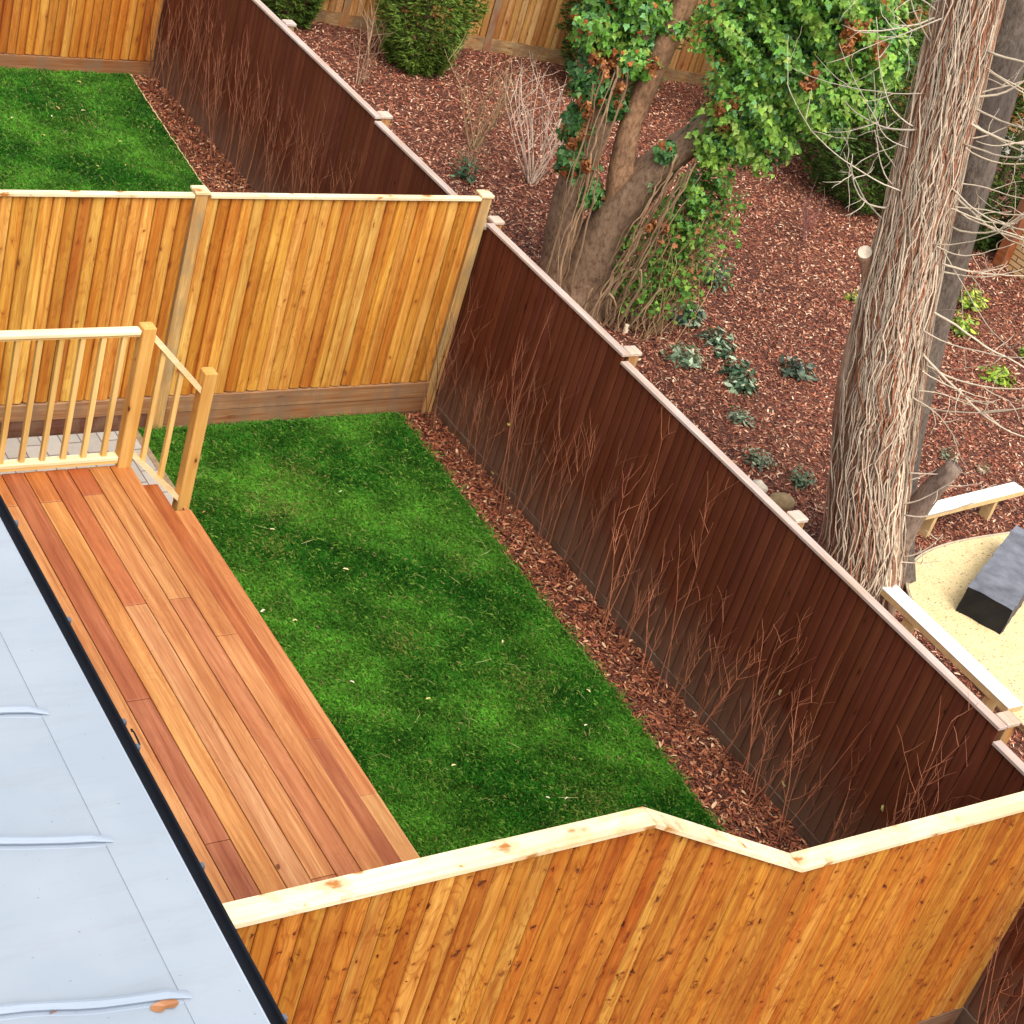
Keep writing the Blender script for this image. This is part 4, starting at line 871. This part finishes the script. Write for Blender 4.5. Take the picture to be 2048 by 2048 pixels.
smallshrub(4.68, .28, .24, [(.06, .09, .06), (.13, .17, .11), (.24, .26, .20), (.03, .04, .035)], 'spiky grey-green shrub alone in the middle of the mulch bed', 130, .11, .4)
smallshrub(3.25, -.52, .17, PG, 'small pale green shrub farthest up of the three palest', 150, .055)
smallshrub(2.95, -1.22, .20, PG, 'middle one of the three small pale shrubs', 170, .055)
smallshrub(3.20, -1.60, .15, PG[:2]+[(.10, .18, .10)], 'small round pale shrub nearest the base of the big trunk', 150, .05, 1.)
smallshrub(8.55, 1.45, .24, YG, 'upper of two bright lime shrubs right of the dark trunk', 210, .08, .9)
smallshrub(7.85, .92, .24, YG, 'lower of two bright lime shrubs right of the dark trunk', 210, .08, .8)
smallshrub(7.45, -.12, .24, YG, 'spreading lime shrub lowest and nearest the right edge', 150, .09, .5)
smallshrub(8.4, .28, .18, YG[:2]+[(.10, .24, .05)], 'lime shrub cut by the right edge of the view', 120, .08, .7)
smallshrub(6.75, 1.72, .14, [(.30, .34, .05), (.5, .42, .1), (.15, .2, .05)], 'tiny yellow-leaved shrub just left of the big trunk', 60, .06, .8)
smallshrub(3.05, 4.75, .22, [(.03, .09, .05), (.06, .14, .07), (.12, .2, .1)], 'dark green sprig beside the brown fence near the corner of the golden fence', 120, .07, 1.1)
smallshrub(5.35, -1.45, .13, PG, 'small grey tuft above the white beam beside the broken limb', 70, .05)
smallshrub(5.62, -1.72, .12, [(.36, .26, .16), (.5, .4, .28)], 'dry straw-coloured tuft above the white beam', 70, .05, .5)

# ---------------------------------------------------------------- beams and play block
def beam(name, A, Bp, wdt, z, label, legs):
    t = thing(name, (A[0], A[1], 0), label, 'balance beam'); A = np.array([*A, 0.]); Bp = np.array([*Bp, 0.]); d = Bp-A; L = np.linalg.norm(d); d /= L; s = np.array([-d[1], d[0], 0])
    def bar(a0, a1, s0, s1, z0, z1, nm, mat, tint=(1, 1, 1)):
        m_ = MB(); q = [A+d*a0+s*s0, A+d*a1+s*s0, A+d*a1+s*s1, A+d*a0+s*s1]
        m_.hexa([x+np.array([0, 0, z0]) for x in q]+[x+np.array([0, 0, z1]) for x in q], tint); return m_.build(nm, mat, t)
    bar(0, L, 0, wdt, z-.006, z, 'top_face', M_beam); bar(.001, L-.001, .001, wdt-.001, z-.06, z-.0065, 'plank', M_beamside)
    for l in legs: bar(l, l+.05, .02, wdt-.02, -.1, z-.0605, 'leg', M_beamside)
    return t
beam('balance_beam', (3.80, -2.62), (5.36, -2.44), .15, .3, 'low white-topped balance beam on short legs beyond the big trunk', (.2, 1.15))
beam('balance_beam', (2.60, -5.06), (2.60, -3.35), .18, .33, 'white-topped balance beam running right behind the brown fence', (.2, 1.2))
m_ = MB(); a = np.array([3.35, -3.64]); b = np.array([3.54, -4.02]); dd = np.array([1.21, .63]); dd /= np.linalg.norm(dd); Lb = 1.5
nx, ny, nz = 22, 9, 5; V = []
def boxpt(uu, vv, ww):
    p = a*(1-vv)+b*vv+dd*Lb*uu; return np.array([p[0], p[1], .05+ww*.27])
def face(fn, n1, n2):
    G_ = np.array([[fn(i/(n1-1), j/(n2-1)) for j in range(n2)] for i in range(n1)])
    i, j = np.meshgrid(np.arange(n1-1), np.arange(n2-1), indexing='ij'); k = i*n2+j
    m_.raw(G_.reshape(-1, 3), np.stack([k, k+n2, k+n2+1, k+1], -1).reshape(-1, 4), face.t)
def jit(p, s=.006): q = p*23.1; return p+s*np.array([math.sin(q[1]*1.3+q[2]), math.sin(q[0]*1.7+q[2]*.7), math.sin(q[0]*1.1+q[1]*.9)])
face.t = (2.9, 2.9, 3.0); face(lambda u_, v_: jit(boxpt(u_, v_, 1)), nx, ny)  # per-face tints paint the shading: pale lit top, black shaded ends
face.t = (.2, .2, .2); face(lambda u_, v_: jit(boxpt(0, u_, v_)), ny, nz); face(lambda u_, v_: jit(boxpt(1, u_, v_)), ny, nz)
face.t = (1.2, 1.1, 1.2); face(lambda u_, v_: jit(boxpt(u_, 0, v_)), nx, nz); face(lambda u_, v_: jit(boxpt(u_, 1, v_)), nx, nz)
m_.raw_faces([]) if False else None
tag(m_.build('play_block', M_rubber, origin=(3.9, -3.6, .05)), 'dark slate-coloured rectangular block lying on the sandy play surface', 'block')
m_ = MB(); m_.tube([(2.74, -1.86, -.02), (2.74, -1.86, .06), (2.73, -1.85, .10)], [.13, .12, .05], 10, (1, .85, .6)); tag(m_.build('stone', M_stone, origin=(2.74, -1.86, 0), smooth=True), 'tan rounded stone behind the middle post cap of the brown fence', 'stone')
m_ = MB(); m_.tube([(2.68, -1.60, -.02), (2.68, -1.60, .05), (2.70, -1.6, .07)], [.09, .08, .03], 9, (2, 2.1, 2.3)); tag(m_.build('stone', M_stone, origin=(2.68, -1.6, 0), smooth=True), 'small white stone beside the brown fence capping, left of the tan one', 'stone')
m_ = MB(); m_.tube([(3.02, 1.2, 0), (3.02, 1.2, .10)], [.028, .028], 10, (2.3, 2.3, 2.3)); tag(m_.build('marker_peg', M_stone, origin=(3.02, 1.2, 0)), 'short white peg sticking out of the mulch near the brown fence', 'peg')
m_ = MB(); P = wig((3.0, 1.45, .02), (.3, .8, .25), .28, 6, .2); m_.tube(P, .012, 5, (.75, .62, .42)); tag(m_.build('cut_stick', M_twig, origin=(3.0, 1.45, 0)), 'short pale stick lying above the white peg', 'stick')
m_ = MB(); P = wig((5.0, -.15, .03), (.9, .5, .02), .9, 8, .08); P[:, 2] = .035; m_.tube(P, np.linspace(.012, .004, len(P)), 5, (.6, .46, .32)); tag(m_.build('fallen_stick', M_twig, origin=(5, -.15, 0)), 'thin fallen stick on the mulch right of the spiky shrub', 'stick')
